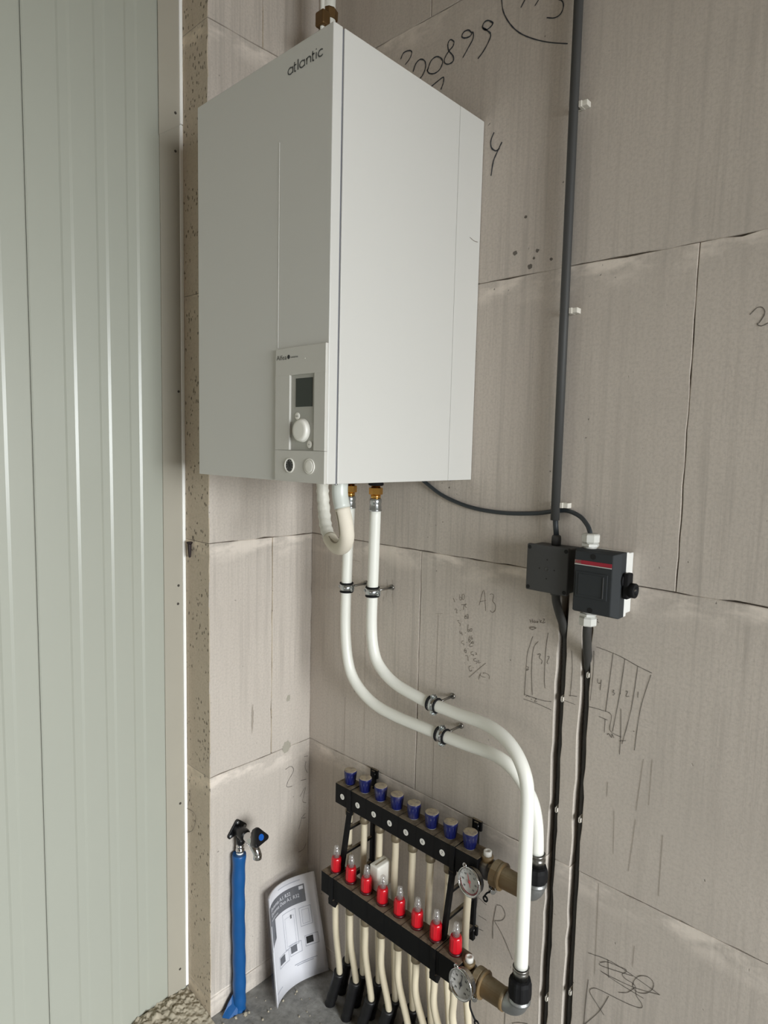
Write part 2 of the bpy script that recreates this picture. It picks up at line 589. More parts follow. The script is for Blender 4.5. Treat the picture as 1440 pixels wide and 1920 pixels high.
# hand-drawn marks: polylines in metres on the walls
STROKES_R = {'marker_number': [[(0.329, 2.706), (0.338, 2.718), (0.357, 2.717), (0.367, 2.709), (0.36, 2.696), (0.345, 2.687)], [(0.373, 2.659), (0.382, 2.676), (0.397, 2.681), (0.412, 2.671), (0.415, 2.655), (0.407, 2.641), (0.398, 2.635)], [(0.421, 2.644), (0.432, 2.664), (0.449, 2.668), (0.463, 2.66), (0.47, 2.648), (0.462, 2.634), (0.445, 2.63), (0.427, 2.637), (0.42, 2.648)], [(0.504, 2.682), (0.493, 2.691), (0.485, 2.685), (0.488, 2.668), (0.502, 2.65), (0.503, 2.638), (0.489, 2.636), (0.477, 2.643), (0.476, 2.654), (0.488, 2.666), (0.501, 2.673), (0.504, 2.682)], [(0.556, 2.682), (0.546, 2.692), (0.533, 2.693), (0.527, 2.685), (0.536, 2.678), (0.552, 2.676), (0.559, 2.683), (0.561, 2.668), (0.547, 2.651), (0.532, 2.635)], [(0.617, 2.679), (0.604, 2.69), (0.592, 2.691), (0.587, 2.682), (0.597, 2.672), (0.611, 2.674), (0.617, 2.68)], [(0.589, 2.68), (0.6, 2.67), (0.611, 2.657), (0.606, 2.643), (0.592, 2.627), (0.577, 2.616)], [(0.435, 2.602), (0.457, 2.608), (0.474, 2.611), (0.474, 2.598), (0.467, 2.584)]], 'marker_four': [[(0.631, 2.434), (0.623, 2.419), (0.625, 2.402), (0.638, 2.391), (0.648, 2.394)], [(0.654, 2.406), (0.643, 2.389), (0.632, 2.369), (0.627, 2.338)]], 'marker_circle': [[(0.634, 2.747), (0.638, 2.72), (0.644, 2.692), (0.663, 2.659), (0.69, 2.629), (0.727, 2.602), (0.768, 2.579), (0.811, 2.56)], [(0.702, 2.697), (0.69, 2.682)], [(0.738, 2.682), (0.726, 2.671)], [(0.78, 2.662), (0.793, 2.652), (0.796, 2.638), (0.789, 2.627), (0.775, 2.626), (0.757, 2.634)]], 'pencil_two': [[(1.203, 1.949), (1.214, 1.96), (1.223, 1.959), (1.227, 1.949), (1.22, 1.934), (1.216, 1.931), (1.224, 1.927), (1.235, 1.932)]], 'pencil_list': [[(0.641, 1.307), (0.653, 1.348), (0.661, 1.296)], [(0.643, 1.316), (0.661, 1.323)], [(0.671, 1.339), (0.676, 1.342), (0.683, 1.339), (0.68, 1.325), (0.688, 1.317), (0.688, 1.303), (0.681, 1.296), (0.674, 1.3)], [(0.56, 1.311), (0.565, 1.301)], [(0.571, 1.309), (0.572, 1.308)], [(0.579, 1.324), (0.581, 1.31), (0.586, 1.311), (0.586, 1.317), (0.581, 1.317)], [(0.588, 1.325), (0.594, 1.326), (0.594, 1.314), (0.589, 1.313), (0.588, 1.325)], [(0.566, 1.28), (0.568, 1.284), (0.573, 1.282), (0.571, 1.274), (0.576, 1.275)], [(0.583, 1.283), (0.584, 1.281)], [(0.586, 1.298), (0.595, 1.3), (0.602, 1.303)], [(0.595, 1.3), (0.593, 1.286)], [(0.602, 1.303), (0.598, 1.297), (0.603, 1.293)], [(0.575, 1.253), (0.58, 1.256), (0.58, 1.25), (0.585, 1.248), (0.584, 1.241)], [(0.59, 1.257), (0.591, 1.256)], [(0.601, 1.274), (0.598, 1.265), (0.604, 1.266), (0.605, 1.271), (0.599, 1.269)], [(0.605, 1.276), (0.609, 1.277), (0.609, 1.267), (0.606, 1.267), (0.605, 1.276)], [(0.584, 1.229), (0.586, 1.223), (0.591, 1.224)], [(0.59, 1.228), (0.593, 1.219)], [(0.601, 1.228), (0.603, 1.227)], [(0.61, 1.252), (0.609, 1.237), (0.612, 1.232), (0.615, 1.238), (0.61, 1.237)], [(0.617, 1.241), (0.622, 1.243), (0.621, 1.236), (0.617, 1.235), (0.617, 1.241)], [(0.597, 1.206), (0.592, 1.203), (0.592, 1.198), (0.599, 1.198), (0.598, 1.194)], [(0.606, 1.204), (0.608, 1.203)], [(0.616, 1.223), (0.613, 1.212), (0.616, 1.206), (0.619, 1.212), (0.614, 1.212)], [(0.623, 1.226), (0.619, 1.217), (0.623, 1.215), (0.625, 1.22), (0.62, 1.217)], [(0.604, 1.188), (0.601, 1.18), (0.606, 1.176), (0.607, 1.183), (0.602, 1.18)], [(0.612, 1.189), (0.613, 1.188)], [(0.625, 1.21), (0.622, 1.206), (0.628, 1.205), (0.627, 1.21), (0.616, 1.199), (0.619, 1.195), (0.628, 1.2)], [(0.604, 1.168), (0.612, 1.169), (0.614, 1.157)], [(0.618, 1.172), (0.619, 1.171)], [(0.628, 1.185), (0.622, 1.181), (0.623, 1.176), (0.63, 1.177), (0.629, 1.173)], [(0.635, 1.184), (0.639, 1.183), (0.636, 1.179), (0.641, 1.181)], [(0.624, 1.146), (0.618, 1.143), (0.618, 1.135), (0.623, 1.132), (0.627, 1.137)], [(0.63, 1.143), (0.632, 1.143)], [(0.638, 1.17), (0.631, 1.165), (0.633, 1.161), (0.641, 1.162), (0.639, 1.155)], [(0.644, 1.167), (0.646, 1.165), (0.645, 1.159), (0.652, 1.162)], [(0.619, 1.115), (0.64, 1.137), (0.668, 1.165)], [(0.655, 1.137), (0.65, 1.126), (0.648, 1.116)], [(0.659, 1.136), (0.668, 1.139), (0.679, 1.135), (0.679, 1.126)], [(0.651, 1.13), (0.659, 1.127), (0.668, 1.128)]], 'pencil_lines': [[(0.503, 1.259), (0.527, 1.263)], [(0.513, 1.26), (0.512, 1.057)], [(0.244, 1.144), (0.247, 0.851)], [(0.163, 0.931), (0.163, 0.732)], [(0.347, 1.326), (0.35, 1.257)], [(0.327, 1.32), (0.325, 1.271)], [(0.511, 0.913), (0.513, 0.742)], [(0.181, 1.36), (0.217, 1.358)], [(0.315, 1.272), (0.312, 1.258)]], 'pencil_sketch': [[(0.795, 1.261), (0.789, 1.24), (0.782, 1.208), (0.78, 1.113)], [(0.81, 1.252), (0.798, 1.232), (0.796, 1.179), (0.801, 1.12)], [(0.834, 1.278), (0.83, 1.235), (0.83, 1.17), (0.833, 1.146)], [(0.78, 1.117), (0.794, 1.115), (0.83, 1.115), (0.851, 1.119)], [(0.778, 1.104), (0.817, 1.103), (0.852, 1.099)], [(0.784, 1.112), (0.79, 1.116), (0.793, 1.113)], [(0.798, 1.111), (0.8, 1.108)], [(0.805, 1.114), (0.812, 1.115), (0.807, 1.106), (0.814, 1.108)], [(0.782, 1.185), (0.788, 1.184), (0.782, 1.175), (0.789, 1.18)], [(0.809, 1.22), (0.817, 1.224), (0.815, 1.214), (0.822, 1.209), (0.82, 1.2)], [(0.835, 1.222), (0.84, 1.223), (0.835, 1.209), (0.838, 1.205)], [(0.894, 1.25), (0.898, 1.203), (0.896, 1.144)], [(0.883, 1.131), (0.91, 1.129)], [(0.893, 1.146), (0.913, 1.149)]], 'pencil_plan': [[(0.989, 1.268), (0.98, 1.134)], [(1.015, 1.261), (1.009, 1.186), (0.998, 1.095)], [(1.043, 1.252), (1.035, 1.157), (1.02, 1.075)], [(1.071, 1.241), (1.054, 1.163), (1.047, 1.07)], [(0.952, 1.272), (0.989, 1.267), (1.015, 1.261), (1.043, 1.252), (1.073, 1.245)], [(0.941, 1.134), (0.968, 1.135), (0.993, 1.131), (0.992, 1.096), (1.018, 1.089)], [(0.98, 1.117), (0.98, 1.087)], [(0.966, 1.119), (0.985, 1.117)], [(0.987, 1.084), (0.99, 1.088), (0.997, 1.081), (0.997, 1.09), (1.002, 1.082)], [(1.014, 1.079), (1.028, 1.085)], [(1.013, 1.151), (1.016, 1.096), (1.016, 1.05)], [(0.958, 1.203), (0.959, 1.193), (0.965, 1.194)], [(0.966, 1.202), (0.965, 1.178)], [(0.993, 1.187), (0.996, 1.186), (0.993, 1.182), (0.998, 1.18), (0.994, 1.175)], [(1.021, 1.192), (1.025, 1.192), (1.022, 1.181), (1.029, 1.183)], [(1.047, 1.198), (1.047, 1.185)], [(0.946, 1.262), (0.947, 1.216), (0.944, 1.149)]], 'pencil_word': [[(0.785, 1.3), (0.789, 1.291)], [(0.791, 1.302), (0.793, 1.293)], [(0.786, 1.295), (0.792, 1.298)], [(0.796, 1.299), (0.801, 1.297), (0.797, 1.294), (0.795, 1.298)], [(0.803, 1.299), (0.807, 1.299), (0.803, 1.296), (0.807, 1.296)], [(0.811, 1.305), (0.813, 1.297)], [(0.816, 1.304), (0.813, 1.3), (0.818, 1.298)], [(0.819, 1.307), (0.823, 1.308), (0.819, 1.298), (0.825, 1.301)], [(0.784, 1.28), (0.793, 1.284), (0.803, 1.283), (0.793, 1.278), (0.785, 1.278), (0.796, 1.283), (0.801, 1.281)], [(0.791, 1.276), (0.796, 1.277)], [(0.945, 1.331), (0.954, 1.326)], [(0.944, 1.328), (0.951, 1.334)]], 'pencil_scribble': [[(0.973, 0.565), (1.019, 0.575), (1.059, 0.574), (1.098, 0.569), (1.133, 0.564)], [(1.004, 0.54), (1.045, 0.536), (1.1, 0.535)], [(1.006, 0.539), (1.037, 0.541), (1.084, 0.548), (1.132, 0.564)], [(1.076, 0.551), (1.079, 0.565), (1.089, 0.58), (1.104, 0.588), (1.115, 0.586), (1.119, 0.576), (1.113, 0.56), (1.101, 0.547), (1.086, 0.541), (1.077, 0.546), (1.076, 0.553)], [(1.001, 0.558), (1.019, 0.57), (1.043, 0.574), (1.059, 0.577), (1.059, 0.57), (1.052, 0.561), (1.06, 0.555), (1.08, 0.553), (1.085, 0.532), (1.097, 0.521), (1.096, 0.51), (1.071, 0.502), (1.032, 0.497), (0.999, 0.493), (0.985, 0.484), (0.983, 0.473), (1.001, 0.456), (1.018, 0.441)], [(1.026, 0.493), (1.006, 0.442), (0.975, 0.39)], [(0.977, 0.502), (0.974, 0.442), (0.973, 0.386)], [(1.019, 0.575), (1.023, 0.535)], [(1.001, 0.556), (1.008, 0.553), (1.075, 0.571)], [(1.047, 0.515), (1.066, 0.527), (1.08, 0.547)], [(0.788, 0.265), (0.807, 0.28), (0.832, 0.293)]], 'scratch_lines': [[(1.067, 1.058), (1.059, 0.941)], [(1.059, 0.921), (1.051, 0.8)], [(1.012, 0.921), (1.016, 0.824)], [(1.116, 0.911), (1.116, 0.777)], [(1.085, 1.064), (1.084, 0.963)], [(0.988, 0.74), (0.991, 0.523)], [(1.074, 0.641), (1.073, 0.591)], [(0.994, 0.979), (0.994, 0.946)]], 'pencil_letters': [[(0.728, 0.549), (0.721, 0.501), (0.722, 0.455)], [(0.729, 0.551), (0.744, 0.555), (0.755, 0.539), (0.746, 0.519), (0.725, 0.506)], [(0.725, 0.505), (0.745, 0.486), (0.761, 0.465), (0.781, 0.434)], [(0.673, 0.546), (0.666, 0.465), (0.693, 0.46)], [(0.677, 0.494), (0.701, 0.494)], [(0.676, 0.542), (0.699, 0.535)], [(0.767, 0.288), (0.767, 0.248)]]}
STROKES_L = {'pencil_marks': [[(-0.024, 0.691), (-0.008, 0.687)], [(-0.016, 0.672), (-0.019, 0.651), (-0.009, 0.63)], [(-0.037, 0.614), (-0.013, 0.61)], [(-0.04, 0.56), (-0.016, 0.584), (-0.028, 0.542), (-0.013, 0.529)], [(-0.015, 0.493), (-0.031, 0.484), (-0.015, 0.478)], [(-0.031, 0.485), (-0.043, 0.449)], [(-0.042, 0.37), (-0.021, 0.372), (-0.011, 0.388)], [(-0.1, 0.674), (-0.078, 0.677), (-0.067, 0.658), (-0.089, 0.631), (-0.093, 0.614), (-0.071, 0.608)]]}
STROKES_V = [[(-0.115, 0.655), (-0.101, 0.658), (-0.118, 0.616)], [(-0.122, 0.606), (-0.083, 0.609), (-0.073, 0.591), (-0.093, 0.549), (-0.121, 0.531)]]
# ------------------------------------------------------------------ room shell
ROWS = [(0.0, 0.062), (0.062, 0.745), (0.745, 1.420), (1.420, 2.095), (2.095, 2.770), (2.770, 3.440)]


def outline(a0, a1, z0, z1, la=0.0006, ra=0.0006, ha=0.0009, step=0.035):
    """counter-clockwise wobbly rectangle in (a, z)"""
    pts = []

    def seg(p, q, amp, horizontal):
        n = max(2, int((Vector(q) - Vector(p)).length / step))
        for i in range(n):
            t = i / n
            x = p[0] + (q[0] - p[0]) * t; z = p[1] + (q[1] - p[1]) * t
            j = random.gauss(0, amp) if i else 0
            pts.append((x, z + j) if horizontal else (x + j, z))
    seg((a0, z0), (a1, z0), ha, True)
    seg((a1, z0), (a1, z1), ra, False)
    seg((a1, z1), (a0, z1), ha, True)
    seg((a0, z1), (a0, z0), la, False)
    return pts


def slab(b, pts, to_world, depth, chamfer=0.0014):
    """extrude an outline; to_world(a, z, d) with d the depth behind the wall face"""
    n = len(pts)
    ins = []
    for i in range(n):
        p = Vector(pts[i - 1]); q = Vector(pts[i]); r = Vector(pts[(i + 1) % n])
        e1 = (q - p).normalized(); e2 = (r - q).normalized()
        nn = Vector((-e1.y, e1.x)) + Vector((-e2.y, e2.x))
        nn.normalize()
        ins.append(q + nn * chamfer * random.uniform(0.6, 1.5))
    L0 = [b.bm.verts.new(to_world(q.x, q.y, 0.0)) for q in ins]
    L1 = [b.bm.verts.new(to_world(q[0], q[1], 0.0018)) for q in pts]
    L2 = [b.bm.verts.new(to_world(q[0], q[1], depth)) for q in pts]
    b._face(L0)
    b._face(list(reversed(L2)))
    for A, C in ((L0, L1), (L1, L2)):
        for i in range(n):
            j = (i + 1) % n
            b._face([A[i], C[i], C[j], A[j]])


G = 0.0007      # half a joint
wr = lambda a, z, d: Vector((a, d, z))
wl = lambda a, z, d: Vector((-d, a, z))

# right wall: large aerated concrete blocks, two cable chases cut into the lower rows
bb = B()
bb.box((-0.13, 0.034, 0), (4.5, 0.20, 3.44))
wall_right = struct(bb.build('wall_right', 'mortar', None, (0, 0, 0)))
CH = [(0.859, 0.880, 1.385), (0.9185, 0.9395, 1.345)]
cuts = {0: [1.30, 2.3], 1: [1.60, 2.6], 2: [0.449, 1.449, 2.449], 3: [1.108, 2.108, 3.108],
        4: [0.829, 1.829, 2.829], 5: [0.428, 1.428, 2.428]}
for ri, (z0, z1) in enumerate(ROWS):
    xs = [-0.02] + cuts[ri] + [4.5]
    for x0, x1 in zip(xs[:-1], xs[1:]):
        b = B()
        chs = [c for c in CH if x0 < c[0] and c[1] < x1 and z0 < c[2]]
        if not chs:
            slab(b, outline(x0 + G, x1 - G, z0 + G, z1 - G, ha=0.0008 if x0 < 0.8 else 0.0016), wr, 0.0338)
        else:
            full = [c for c in chs if c[2] >= z1]
            if full:
                edges = [x0 + G] + [v for c in chs for v in (c[0], c[1])] + [x1 - G]
                for k in range(0, len(edges), 2):
                    slab(b, outline(edges[k], edges[k + 1], z0 + G, z1 - G, 0.0011 if k else 0.0006, 0.0011 if k < len(edges) - 2 else 0.0006), wr, 0.0338)
            else:
                # one outline with the chases as notches from below
                o_ = outline(x0 + G, x1 - G, z0 + G, z1 - G, ha=0.0009)
                nb = max(2, int((x1 - x0 - 2 * G) / 0.035))
                bot, rest = o_[:nb], o_[nb:]
                pts = []
                lim = x0 + G
                for c in chs:
                    pts += [p_ for p_ in bot if lim <= p_[0] < c[0] - 0.004]
                    zz = z0 + G
                    up = []
                    while zz < c[2]:
                        up.append(zz); zz += 0.035
                    pts += [(c[0] + random.gauss(0, 0.001), v) for v in up] + [(c[0] + 0.002, c[2]), (c[1] - 0.002, c[2])]
                    pts += [(c[1] + random.gauss(0, 0.001), v) for v in reversed(up)]
                    lim = c[1] + 0.004
                pts += [p_ for p_ in bot if p_[0] >= lim]
                slab(b, pts + rest, wr, 0.0338)
        b.build('block', 'aac', wall_right)

# left wall stub: same blocks with a sawn end facing the room
bb = B()
bb.box((-0.126, -0.366, 0), (-0.012, 0.034, 3.44))
wall_left = struct(bb.build('wall_left', 'mortar', None, (0, 0, 0)))
lcuts = {2: [-0.1555], 5: [-0.2]}
for ri, (z0, z1) in enumerate(ROWS):
    ys = [-0.371] + lcuts.get(ri, []) + [-0.0005]
    for y0, y1 in zip(ys[:-1], ys[1:]):
        b = B()
        slab(b, outline(y0 + (0 if y0 < -0.37 else G), y1 - (G if y1 < -0.01 else 0), z0 + G, z1 - G, la=0.0005 if y0 < -0.37 else 0.0006), wl, 0.128)
        o = b.build('block', ['aac', 'aac_end'], wall_left)
        for f in o.data.polygons:
            if f.normal.y < -0.7:
                f.material_index = 1

# floor
b = B(); b.box((-0.2, -5.5, -0.08), (4.7, 0.06, 0.0))
floor = struct(b.build('floor', 'floor', None, (0, 0, 0)))
# ceiling and the two walls behind the viewer, with the openings the daylight comes through
b = B(); b.box((-0.2, -5.5, 3.44), (4.7, 0.2, 3.6))
struct(b.build('ceiling', 'ceiling', None, (0, 0, 0)))
b = B()
b.box((4.5, -5.5, 0), (4.7, -2.6, 3.44)); b.box((4.5, -0.4, 0), (4.7, 0.2, 3.44)); b.box((4.5, -2.6, 2.35), (4.7, -0.4, 3.44))
struct(b.build('wall_front', 'aac', None, (0, 0, 0)))
b = B()
b.box((-0.2, -5.7, 0), (0.75, -5.5, 3.44)); b.box((2.45, -5.7, 0), (4.7, -5.5, 3.44))
b.box((0.75, -5.7, 0), (2.45, -5.5, 0.8)); b.box((0.75, -5.7, 2.1), (2.45, -5.5, 3.44))
struct(b.build('wall_back', 'aac', None, (0, 0, 0)))
# paved yard outside the doorway
b = B(); b.box((4.7, -9.0, -0.12), (16.0, 6.0, -0.02))
struct(b.build('floor_yard', 'floor', None, (0, 0, 0)))

# ------------------------------------------------------------------ sandwich-panel cladding on the left
XP = -0.130
b = B(); b.box((-0.19, -5.5, 0.0), (-0.142, -0.372, 3.44))
wall_clad = struct(b.build('wall_outer', 'flashing', None, (0, 0, 0)))


def clad_panel(y0, y1, grooves):
    prof = [(y0, -0.011), (y0, -0.0022), (y0 + 0.0030, 0.0)]
    for g0, g1 in grooves:
        prof += [(g0 - 0.003, 0.0), (g0 + 0.003, -0.0020), (g1 - 0.005, -0.0020), (g1 + 0.002, 0.0)]
    prof += [(y1 - 0.0030, 0.0), (y1, -0.0022), (y1, -0.011)]
    b = B()
    lo = [b.bm.verts.new((XP + p[1], p[0], 0.012)) for p in prof]
    hi = [b.bm.verts.new((XP + p[1], p[0], 3.43)) for p in prof]
    n = len(prof)
    for i in range(n - 1):
        b._face([lo[i], lo[i + 1], hi[i + 1], hi[i]])
    b._face([lo[-1], lo[0], hi[0], hi[-1]])
    b._face(list(reversed(lo))); b._face(hi)
    return b.build('panel', 'panel', wall_clad)


clad_panel(-0.7674, -0.374, [(-0.690, -0.663), (-0.604, -0.578), (-0.526, -0.496)])
pitch = 0.0835
for k in range(4):
    y1 = -0.7688 - k * 1.05
    clad_panel(y1 - 1.047, y1, [(y1 - 0.0695 - pitch * j - 0.013, y1 - 0.0695 - pitch * j + 0.014) for j in range(11, -1, -1)])

# beige corner flashing in two lengths, with its white folded edge and screws
b = B()
fl = bpy.data.objects.new('trim_1', None); COL.objects.link(fl); fl['kind'] = 'structure'; fl['_org'] = (0, 0, 0)
b = B()
poly = [(-0.437, 0.03), (-0.380, 0.03), (-0.380, 2.552), (-0.437, 2.509)]
b.prism([(p[0], p[1]) for p in poly], (XP + 0.0004, 0, 0), (0, 1, 0), (0, 0, 1), 0.0034)
b.build('flashing_strip', 'flashing', fl)
poly = [(-0.4395, 2.500), (-0.380, 2.5435), (-0.380, 3.43), (-0.4395, 3.43)]
b = B(); b.prism(poly, (XP + 0.0040, 0, 0), (0, 1, 0), (0, 0, 1), 0.0012)
b.build('flashing_strip', 'flashing', fl)
b = B(); b.box((XP + 0.0004, -0.3805, 0.035), (XP + 0.0085, -0.3716, 2.545), 0.0012)
b.build('folded_edge', 'lip', fl)
b = B(); b.box((XP + 0.0004, -0.3805, 2.547), (XP + 0.0095, -0.3716, 3.43), 0.0012)
b.build('folded_edge', 'lip', fl)
for (y, z) in [(-0.392, 2.571), (-0.392, 2.474), (-0.388, 1.836), (-0.393, 1.286), (-0.395, 1.233), (-0.393, 0.628), (-0.398, 0.099)]:
    b = B(); b.lathe((XP + (0.005 if z > 2.55 else 0.0036), y, z), (1, 0, 0), [(0, 0.0036), (0.001, 0.0036), (0.0022, 0.002), (0.0024, 0)], 10)
    b.build('screw', 'screw', fl)

# ------------------------------------------------------------------ writing on the walls
pr = lambda a, z: Vector((a, -0.0007, z))
pl = lambda a, z: Vector((0.0007, a, z))
pv = lambda a, z: Vector((a, -0.3735, z))
STYLE = {'marker_number': (0.0034, 'marker', 'large black marker digits 00899 beside the unit'), 'marker_four': (0.0034, 'marker', 'black marker digit 4'),
         'marker_circle': (0.0029, 'marker', 'large marker circle around digits 113'), 'pencil_two': (0.0016, 'pencil_dark', 'pencilled digit 2'),
         'pencil_list': (0.0013, 'pencil', 'pencilled list of numbers and A3'), 'pencil_lines': (0.0010, 'scratch', 'thin pencil setting-out lines'),
         'pencil_sketch': (0.0013, 'pencil_dark', 'pencilled sketch left of the cable chase'), 'pencil_plan': (0.0013, 'pencil_dark', 'pencilled plan with numbers 4 3 2 1'),
         'pencil_word': (0.0014, 'pencil', 'small pencilled word'), 'pencil_scribble': (0.0015, 'pencil_dark', 'crossed-out pencil scribble'),
         'scratch_lines': (0.0011, 'scratch', 'thin dark scratches'), 'pencil_letters': (0.0016, 'pencil_dark', 'pencilled letters')}
for k, lines in STROKES_R.items():
    w, m, lab = STYLE[k]
    strokes(k, lines, w, pr, m, wall_right, lab)
strokes('pencil_marks', STROKES_L['pencil_marks'], 0.0018, pl, 'pencil_dark', wall_left, 'pencil squiggles near the corner')
strokes('pencil_curve', STROKES_V, 0.0014, pv, 'pencil_dark', wall_left, 'pencilled letter B on the sawn end')

# oily drips and knots on the upper block
b = B()
for (x, z, r) in [(0.702, 2.148, 0.007), (0.760, 2.143, 0.0055), (0.752, 2.128, 0.004), (0.743, 2.111, 0.0075), (0.796, 2.118, 0.0045), (0.726, 2.223, 0.0045)]:
    vs = []
    for i in range(14):
        a = 2 * math.pi * i / 14
        rr = r * random.uniform(0.75, 1.1)
        vs.append(b.bm.verts.new((x + rr * math.cos(a) * 0.9, -0.0006, z + rr * math.sin(a) * 0.8)))
    b._face(vs)
o = b.build('stain_spot', 'pencil_dark', wall_right); o['label'] = 'small dark oil spots'; o['kind'] = 'stuff'

# old glue patches and a scuff on the left wall
for nm, m, c, sy, sz, k in (('glue_patch', 'flashing', (-0.0960, 0.748), 0.022, 0.022, 0.4), ('glue_patch', 'flashing', (-0.0900, 0.905), 0.010, 0.012, 0.4), ('scuff', 'scratch', (-0.2260, 0.880), 0.006, 0.050, 0.5)):
    b = B(); vs = []
    for i in range(22):
        a = 2 * math.pi * i / 22
        rr = 1 - k * (0.5 + 0.5 * math.sin(3 * a + 1.0) * math.cos(5 * a)) + random.uniform(-0.08, 0.08)
        vs.append(b.bm.verts.new((0.0006, c[0] + sy * rr * math.cos(a), c[1] + sz * rr * math.sin(a))))
    b._face(vs)
    b.build(nm, m, wall_left)
# ------------------------------------------------------------------ wall-hung heating unit
X0, X1, YF, ZB, ZT = 0.1358, 0.6026, -0.482, 1.6194, 2.4664
hp = thing('heating_unit', 'large white wall-hung heating unit with a control panel on its front', 'heating unit', ((X0 + X1) / 2, -0.24, ZB))
b = B(); b.box((X0 + 0.004, -0.470, ZB + 0.004), (X1 - 0.004, -0.001, ZT - 0.004)); b.build('chassis', 'gap', hp)
b = B(); b.box((X0, -0.4542, ZB), (X1, -0.0955, ZT), 0.0012); b.build('side_casing', 'casing', hp)
b = B(); b.box((X0, -0.0945, ZB), (X1, -0.0012, ZT), 0.0008); rear = b.build('rear_casing', 'casing', hp)
b = B(); b.box((X0, YF, ZB), (X1, -0.4585, ZT), 0.0018); fp = b.build('front_panel', 'casing', hp)
b = B(); b.box((0.4438, YF - 0.0007, 1.893), (0.4452, YF + 0.001, 2.300), 0.0003); b.build('crease', 'casing', fp)
b = B(); b.box((X0 + 0.001, -0.4585, ZB), (X1 - 0.0035, -0.4542, ZT - 0.001)); b.build('panel_gap', 'gap', hp)
# lettering drawn with an even round stroke: a t l a n t i c
LG = []
def arc_(cx, cy, rr, a0, a1, n_=14):
    return [(cx + rr * math.cos(math.radians(a0 + (a1 - a0) * i_ / n_)), cy + rr * math.sin(math.radians(a0 + (a1 - a0) * i_ / n_))) for i_ in range(n_ + 1)]
LG += [arc_(0.45, 0.45, 0.45, 40, 320), [(0.90, 0.92), (0.90, 0.0)]]
LG += [[(1.22, 1.35), (1.22, 0.22), (1.28, 0.05), (1.48, 0.0)], [(1.10, 0.9), (1.55, 0.9)]]
LG += [[(1.86, 1.45), (1.86, 0.0)]]
LG += [arc_(2.62, 0.45, 0.45, 40, 320), [(3.07, 0.92), (3.07, 0.0)]]
LG += [[(3.45, 0.0), (3.45, 0.9)], [(3.45, 0.55)] + arc_(3.80, 0.55, 0.35, 170, 0, 10) + [(4.15, 0.0)]]
LG += [[(4.50, 1.35), (4.50, 0.22), (4.56, 0.05), (4.76, 0.0)], [(4.38, 0.9), (4.83, 0.9)]]
LG += [[(5.12, 0.0), (5.12, 0.9)], [(5.12, 1.22), (5.12, 1.40)]]
LG += [arc_(5.92, 0.45, 0.45, 45, 315)]
ks = 0.103 / 6.25
o = strokes('logo_lettering', [[(0.4705 + x_ * ks, 2.4180 + z_ * 0.0132) for x_, z_ in l_] for l_ in LG], 0.0030, lambda a_, z_: Vector((a_, YF - 0.0004, z_)), 'logo', fp)
o['label'] = 'grey lettering reading atlantic'
strokes('scuff_mark', [[(-0.043, 2.1925), (-0.026, 2.1885), (-0.010, 2.1893)]], 0.0016, lambda a, z: Vector((X1 + 0.0003, a, z)), 'pencil', rear)
for (x, y) in [(X1 - 0.012, -0.448), (X1 - 0.02, -0.06)]:
    b = B(); b.lathe((x, y, ZB), (0, 0, -1), [(0, 0.004), (0.002, 0.004), (0.003, 0.002), (0.003, 0)], 10); b.build('screw', 'steel', hp)
# control panel
bx0, bx1, bz0, bz1 = 0.4462, 0.6022, 1.6200, 1.8905
yb = -0.4895
rx0, rx1, rz0, rz1 = 0.4935, 0.5690, 1.6840, 1.8350
cp = B()
cp.box((bx0, yb, rz1), (bx1, YF, bz1), 0.0012)
cp.box((bx0, yb, bz0), (bx1, YF, rz0 - 0.0004), 0.0006)
cp.box((bx0, yb, rz0), (rx0, YF, rz1 + 0.001), 0.0009)
cp.box((rx1, yb, rz0), (bx1, YF, rz1 + 0.001), 0.0009)
cpo = cp.build('control_panel', 'bezel', hp)
b = B(); b.box((rx0 - 0.002, YF - 0.003, rz0 - 0.002), (rx1 + 0.002, YF, rz1 + 0.002)); mod = b.build('control_module', 'module', hp)
ym = YF - 0.003
b = B(); b.box((0.5085, ym - 0.0010, 1.7712), (0.5600, ym, 1.8280), 0.0004); b.build('display', 'lcd', mod)
b = B(); b.lathe((0.5305, ym, 1.7240), (0, -1, 0), [(0, 0.0240), (0.0020, 0.0240), (0.0022, 0.0225), (0.0085, 0.0215), (0.0100, 0.0200), (0.0104, 0.015), (0.0098, 0)], 36); b.build('dial_knob', 'white_plastic', mod)
for nm, x, z, r in (('menu_button', 0.5145, 1.7530, 0.0073), ('escape_button', 0.5535, 1.6965, 0.0075)):
    b = B(); b.lathe((x, ym, z), (0, -1, 0), [(0, r), (0.0014, r), (0.0020, r - 0.0008), (0.0020, 0)], 24); b.build(nm, 'white_plastic', mod)
text('button_print', 'menu', 0.0042, (0.5145, ym - 0.0022, 1.7530), (1, 0, 0), (0, 0, 1), 'ink', mod, align='CENTER')
text('button_print', 'esc', 0.0038, (0.5535, ym - 0.0022, 1.6965), (1, 0, 0), (0, 0, 1), 'logo', mod, align='CENTER')
text('model_lettering', 'Alfea', 0.0135, (0.4500, yb - 0.0003, 1.8712), (1, 0, 0), (0, 0, 1), 'ink', cpo, width=0.033)
b = B(); b.lathe((0.4895, yb, 1.8718), (0, -1, 0), [(0, 0.0042), (0.0003, 0.0042)], 20); b.build('lettering_dot', 'ink', cpo)
text('model_lettering', 'extensa', 0.0062, (0.4955, yb - 0.0003, 1.8709), (1, 0, 0), (0, 0, 1), 'ink', cpo, width=0.0235)
b = B(); b.lathe((0.5410, yb, 1.8655), (0, -1, 0), [(0, 0.0012), (0.0006, 0.001), (0.0007, 0)], 10); b.build('indicator_light', 'white_plastic', cpo)
